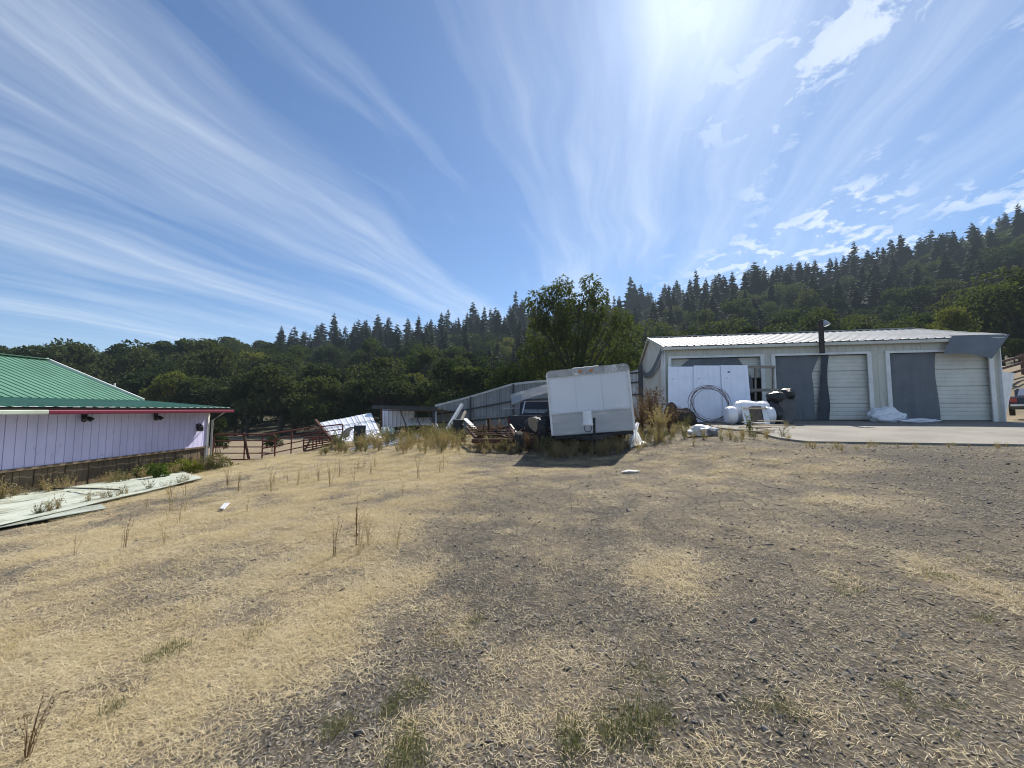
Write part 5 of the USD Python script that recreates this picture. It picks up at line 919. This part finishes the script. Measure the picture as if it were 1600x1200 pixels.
belt(560, 700, 0, 0, 55, 12.5, 15.5, (.3, .8), [0, 1, 2, 3]); belt(690, 760, 0, 0, 36, 11.5, 15.5, (.3, .7), [0, 1, 2, 3]); belt(745, 860, 0, 0, 70, 10.8, 13.5, (.22, .6), [0, 1, 2, 3]); belt(850, 1000, 0, 0, 90, 9.8, 11.6, (.18, .5), [0, 1, 1, 3]); belt(860, 990, 0, 0, 50, 11.2, 14, (.2, .5), [0, 1, 3])
belt(990, 1075, 0, 0, 40, 10, 13, (.2, .55), [0, 1, 2]); belt(1080, 1240, 0, 0, 26, 9.3, 10.4, (.15, .4), [1, 2, 3]); belt(620, 700, 0, 0, 20, 11, 13, (.3, .75), [0, 1]); belt(500, 600, 0, 0, 26, 13, 15, (.25, .55), [1, 2, 3]); belt(1240, 1600, 0, 0, 26, 7.6, 8.4, (.08, .2), [1, 3]); belt(1060, 1240, 0, 0, 16, 11, 13.5, (.15, .35), [0, 1])
for _ in range(70):
    y = g.uniform(9, 15.6); x = g.uniform(-12.3, -11.6); wp.append((int(g.choice([0, 1, 2, 3])), (x, y, float(ground(x, y)) - .02), g.uniform(0, 6.28), g.uniform(.2, .7)))
for _ in range(22):
    t_ = g.random(); a_ = G(312 - 330 * t_, 752 + 70 * t_); x, y = a_[0] + g.normal() * .12, a_[1] + g.normal() * .1; wp.append((int(g.choice([0, 1, 2, 3])), (x, y, float(ground(x, y)) - .01), g.uniform(0, 6.28), g.uniform(.12, .4)))
for _ in range(150):
    x, y = g.uniform(-9, -1.2), g.uniform(4.2, 13); 
    if straw(np.array([x]), np.array([y]))[0] > .3 and meshkit.fbm(np.array([x * .7, y * .7, 3.]), 2, 2) > .47: wp.append((4 + int(g.integers(2)), (x, y, float(ground(x, y)) - .01), g.uniform(0, 6.28), g.uniform(.22, .55)))
W = [weed(21, 1, 16, .4, 16, .07), weed(22, 1, 22, .55, 10, .08), weed(23, 1, 14, .5, 20, .09), weed(24, 1, 26, .35, 6, .10), weed(25, 1, 6, .3, 6, .05), weed(26, 1, 8, .4, 8, .05)]
instancer('/World/dry_weeds', 'dry tan and olive weeds growing round the junk and fences', W, [L_DRY, L_DRY, L_SAGE, L_DRY, L_BRN, L_DRY], wp)
def tuft(seed, n, R, lo, hi, el, w):
    g = np.random.default_rng(seed); a, rr, th = g.uniform(0, 6.28, n), R * np.sqrt(g.uniform(0, 1, n)), g.uniform(0, 6.28, n); L = g.uniform(lo, hi, n); e = g.uniform(*el, n); c = np.stack([rr * np.cos(th), rr * np.sin(th), g.uniform(.0, .012, n)], 1)
    d = np.stack([np.cos(a) * np.cos(e), np.sin(a) * np.cos(e), np.sin(e)], 1); s = np.stack([-np.sin(a), np.cos(a), 0 * a], 1) * (w * g.uniform(.6, 1.3, n))[:, None]
    m = c + d * (L * .55)[:, None]; d2 = d + g.normal(size=(n, 3)) * .2 - [0, 0, .25]; t = m + d2 * (L * .45)[:, None]; t[:, 2] = np.maximum(t[:, 2], .004)
    v = np.stack([c - s, c + s, m + s * .8, m - s * .8, t], 1).reshape(-1, 3); k = np.arange(n)[:, None] * 5
    return v, np.vstack([k + [0, 1, 2], k + [0, 2, 3], k + [3, 2, 4]])
M_STRAW = leafmat('straw_blades', (.45, .372, .235), (.72, .62, .43), .28, .55); M_STRAW2 = leafmat('pale_straw', (.46, .395, .27), (.70, .615, .44), .25, .55); M_GRASS = leafmat('green_blades', (.085, .10, .04), (.22, .22, .10), .3)
TF = [tuft(1, 60, .13, .025, .075, (0, .6), .0012), tuft(2, 56, .12, .02, .06, (0, 1.0), .0012), tuft(3, 70, .15, .025, .08, (-.02, .4), .0012), tuft(4, 20, .18, .012, .05, (0, .3), .0013), tuft(5, 16, .18, .010, .04, (0, .6), .0013), tuft(6, 46, .09, .03, .08, (.4, 1.4), .0018)]
MT = [M_STRAW, M_STRAW, M_STRAW2, M_STRAW2, M_STRAW, M_GRASS]
n = 52000; th = g.uniform(-1.35, 1.15, n); r = g.uniform(1.15, 19.5, n); x, y = -r * np.sin(th), r * np.cos(th); s = straw(x, y); a_, b_ = to_gar(x, y); z = ground(x, y); q = g.random(n); gq_ = green(x, y); sel = fb(x, y, 3.0, 3, 61)
apr = (a_ > 1.2) & (b_ > -9.0) & (b_ < 0); inside = apr | ((a_ > -.1) & (b_ > -.1) & (b_ < 8.6) & (a_ < 13)) | (x < -12.4) | ((y < 11) & (x < -8.3 - (y - 7) * .32 + .0) & (y > 5) & (x < -8.3))
tp = []
for k in range(n):
    if inside[k]: continue
    sc = .85 + .055 * r[k]
    if gq_[k] > .5 and q[k] < gq_[k] * .15: tp.append((5, (x[k], y[k], z[k]), g.uniform(0, 6.28), g.uniform(.6, 1.1)))
    elif q[k] < s[k] * 1.15 - .16: tp.append((int(g.choice([0, 1, 2], p=[.45, .3, .25])) if sel[k] > .4 else 2, (x[k], y[k], z[k]), g.uniform(0, 6.28), sc * g.uniform(.7, 1.15)))
    elif q[k] < .27 + .4 * s[k]: tp.append((3 + int(g.random() < .5), (x[k], y[k], z[k]), g.uniform(0, 6.28), sc * g.uniform(.7, 1.1)))
for p_, r_, w_ in GREEN:
    for _ in range(int(8 * w_ * r_ / .12)):
        xx, yy = p_ + g.normal(size=2) * r_ * .42; tp.append((5, (xx, yy, float(ground(xx, yy))), g.uniform(0, 6.28), g.uniform(.4, .75)))
instancer('/World/dry_grass', 'short matted straw and sparse green grass', TF, MT, tp)
def stone(seed):
    g = np.random.default_rng(seed); return trimesh.convex.convex_hull(g.normal(size=(11, 3)) / np.linalg.norm(g.normal(size=(11, 3)), axis=1, keepdims=True).clip(1, 9) * [1, .8, .4] * .5)
n = 75000; th = g.uniform(-1.2, 1.15, n); r = 1.15 + 10.5 * g.uniform(0, 1, n) ** 1.35; x, y = -r * np.sin(th), r * np.cos(th); s = straw(x, y); a_, b_ = to_gar(x, y); z = ground(x, y); q = g.random(n)
M_ST = [mat('stone_grey', (.11, .10, .088), (.165, .15, .13), rough=.9, scale=30), mat('stone_dark', (.085, .078, .068), (.125, .115, .10), rough=.9, scale=30), mat('stone_pale', (.19, .175, .15), (.26, .24, .205), rough=.9, scale=30)]
sp = [(int(g.choice(6, p=[.25, .2, .2, .15, .1, .1])), (x[k], y[k], z[k] + .002), g.uniform(0, 6.28), float(np.clip(g.lognormal(-4.65, .5), .005, .045)) * (1 + .06 * r[k])) for k in range(n) if q[k] < 1.0 - .9 * s[k] and x[k] > -12 and not (a_[k] > 1 and b_[k] > -9.1)]
instancer('/World/gravel', 'loose grey gravel stones', [stone(k) for k in range(6)], [M_ST[0], M_ST[1], M_ST[0], M_ST[1], M_ST[2], M_ST[0]], sp)

# ------------------------------------------------------------------ air
hz = trimesh.creation.box((2400, 2400, 290)); hz.apply_translation((0, 60, 130))
hmat = usdkit.material(stage, '/World/Looks/haze', {'v': N('principled_volume', color=(.62, .78, .95), density=.00024, anisotropy=.3)}, [], volume='v.volume')
hz_o = usdkit.mesh(stage, '/World/haze', hz, hmat); tag(hz_o.GetPrim(), 'thin summer haze in the valley air', None, None, 'stuff')
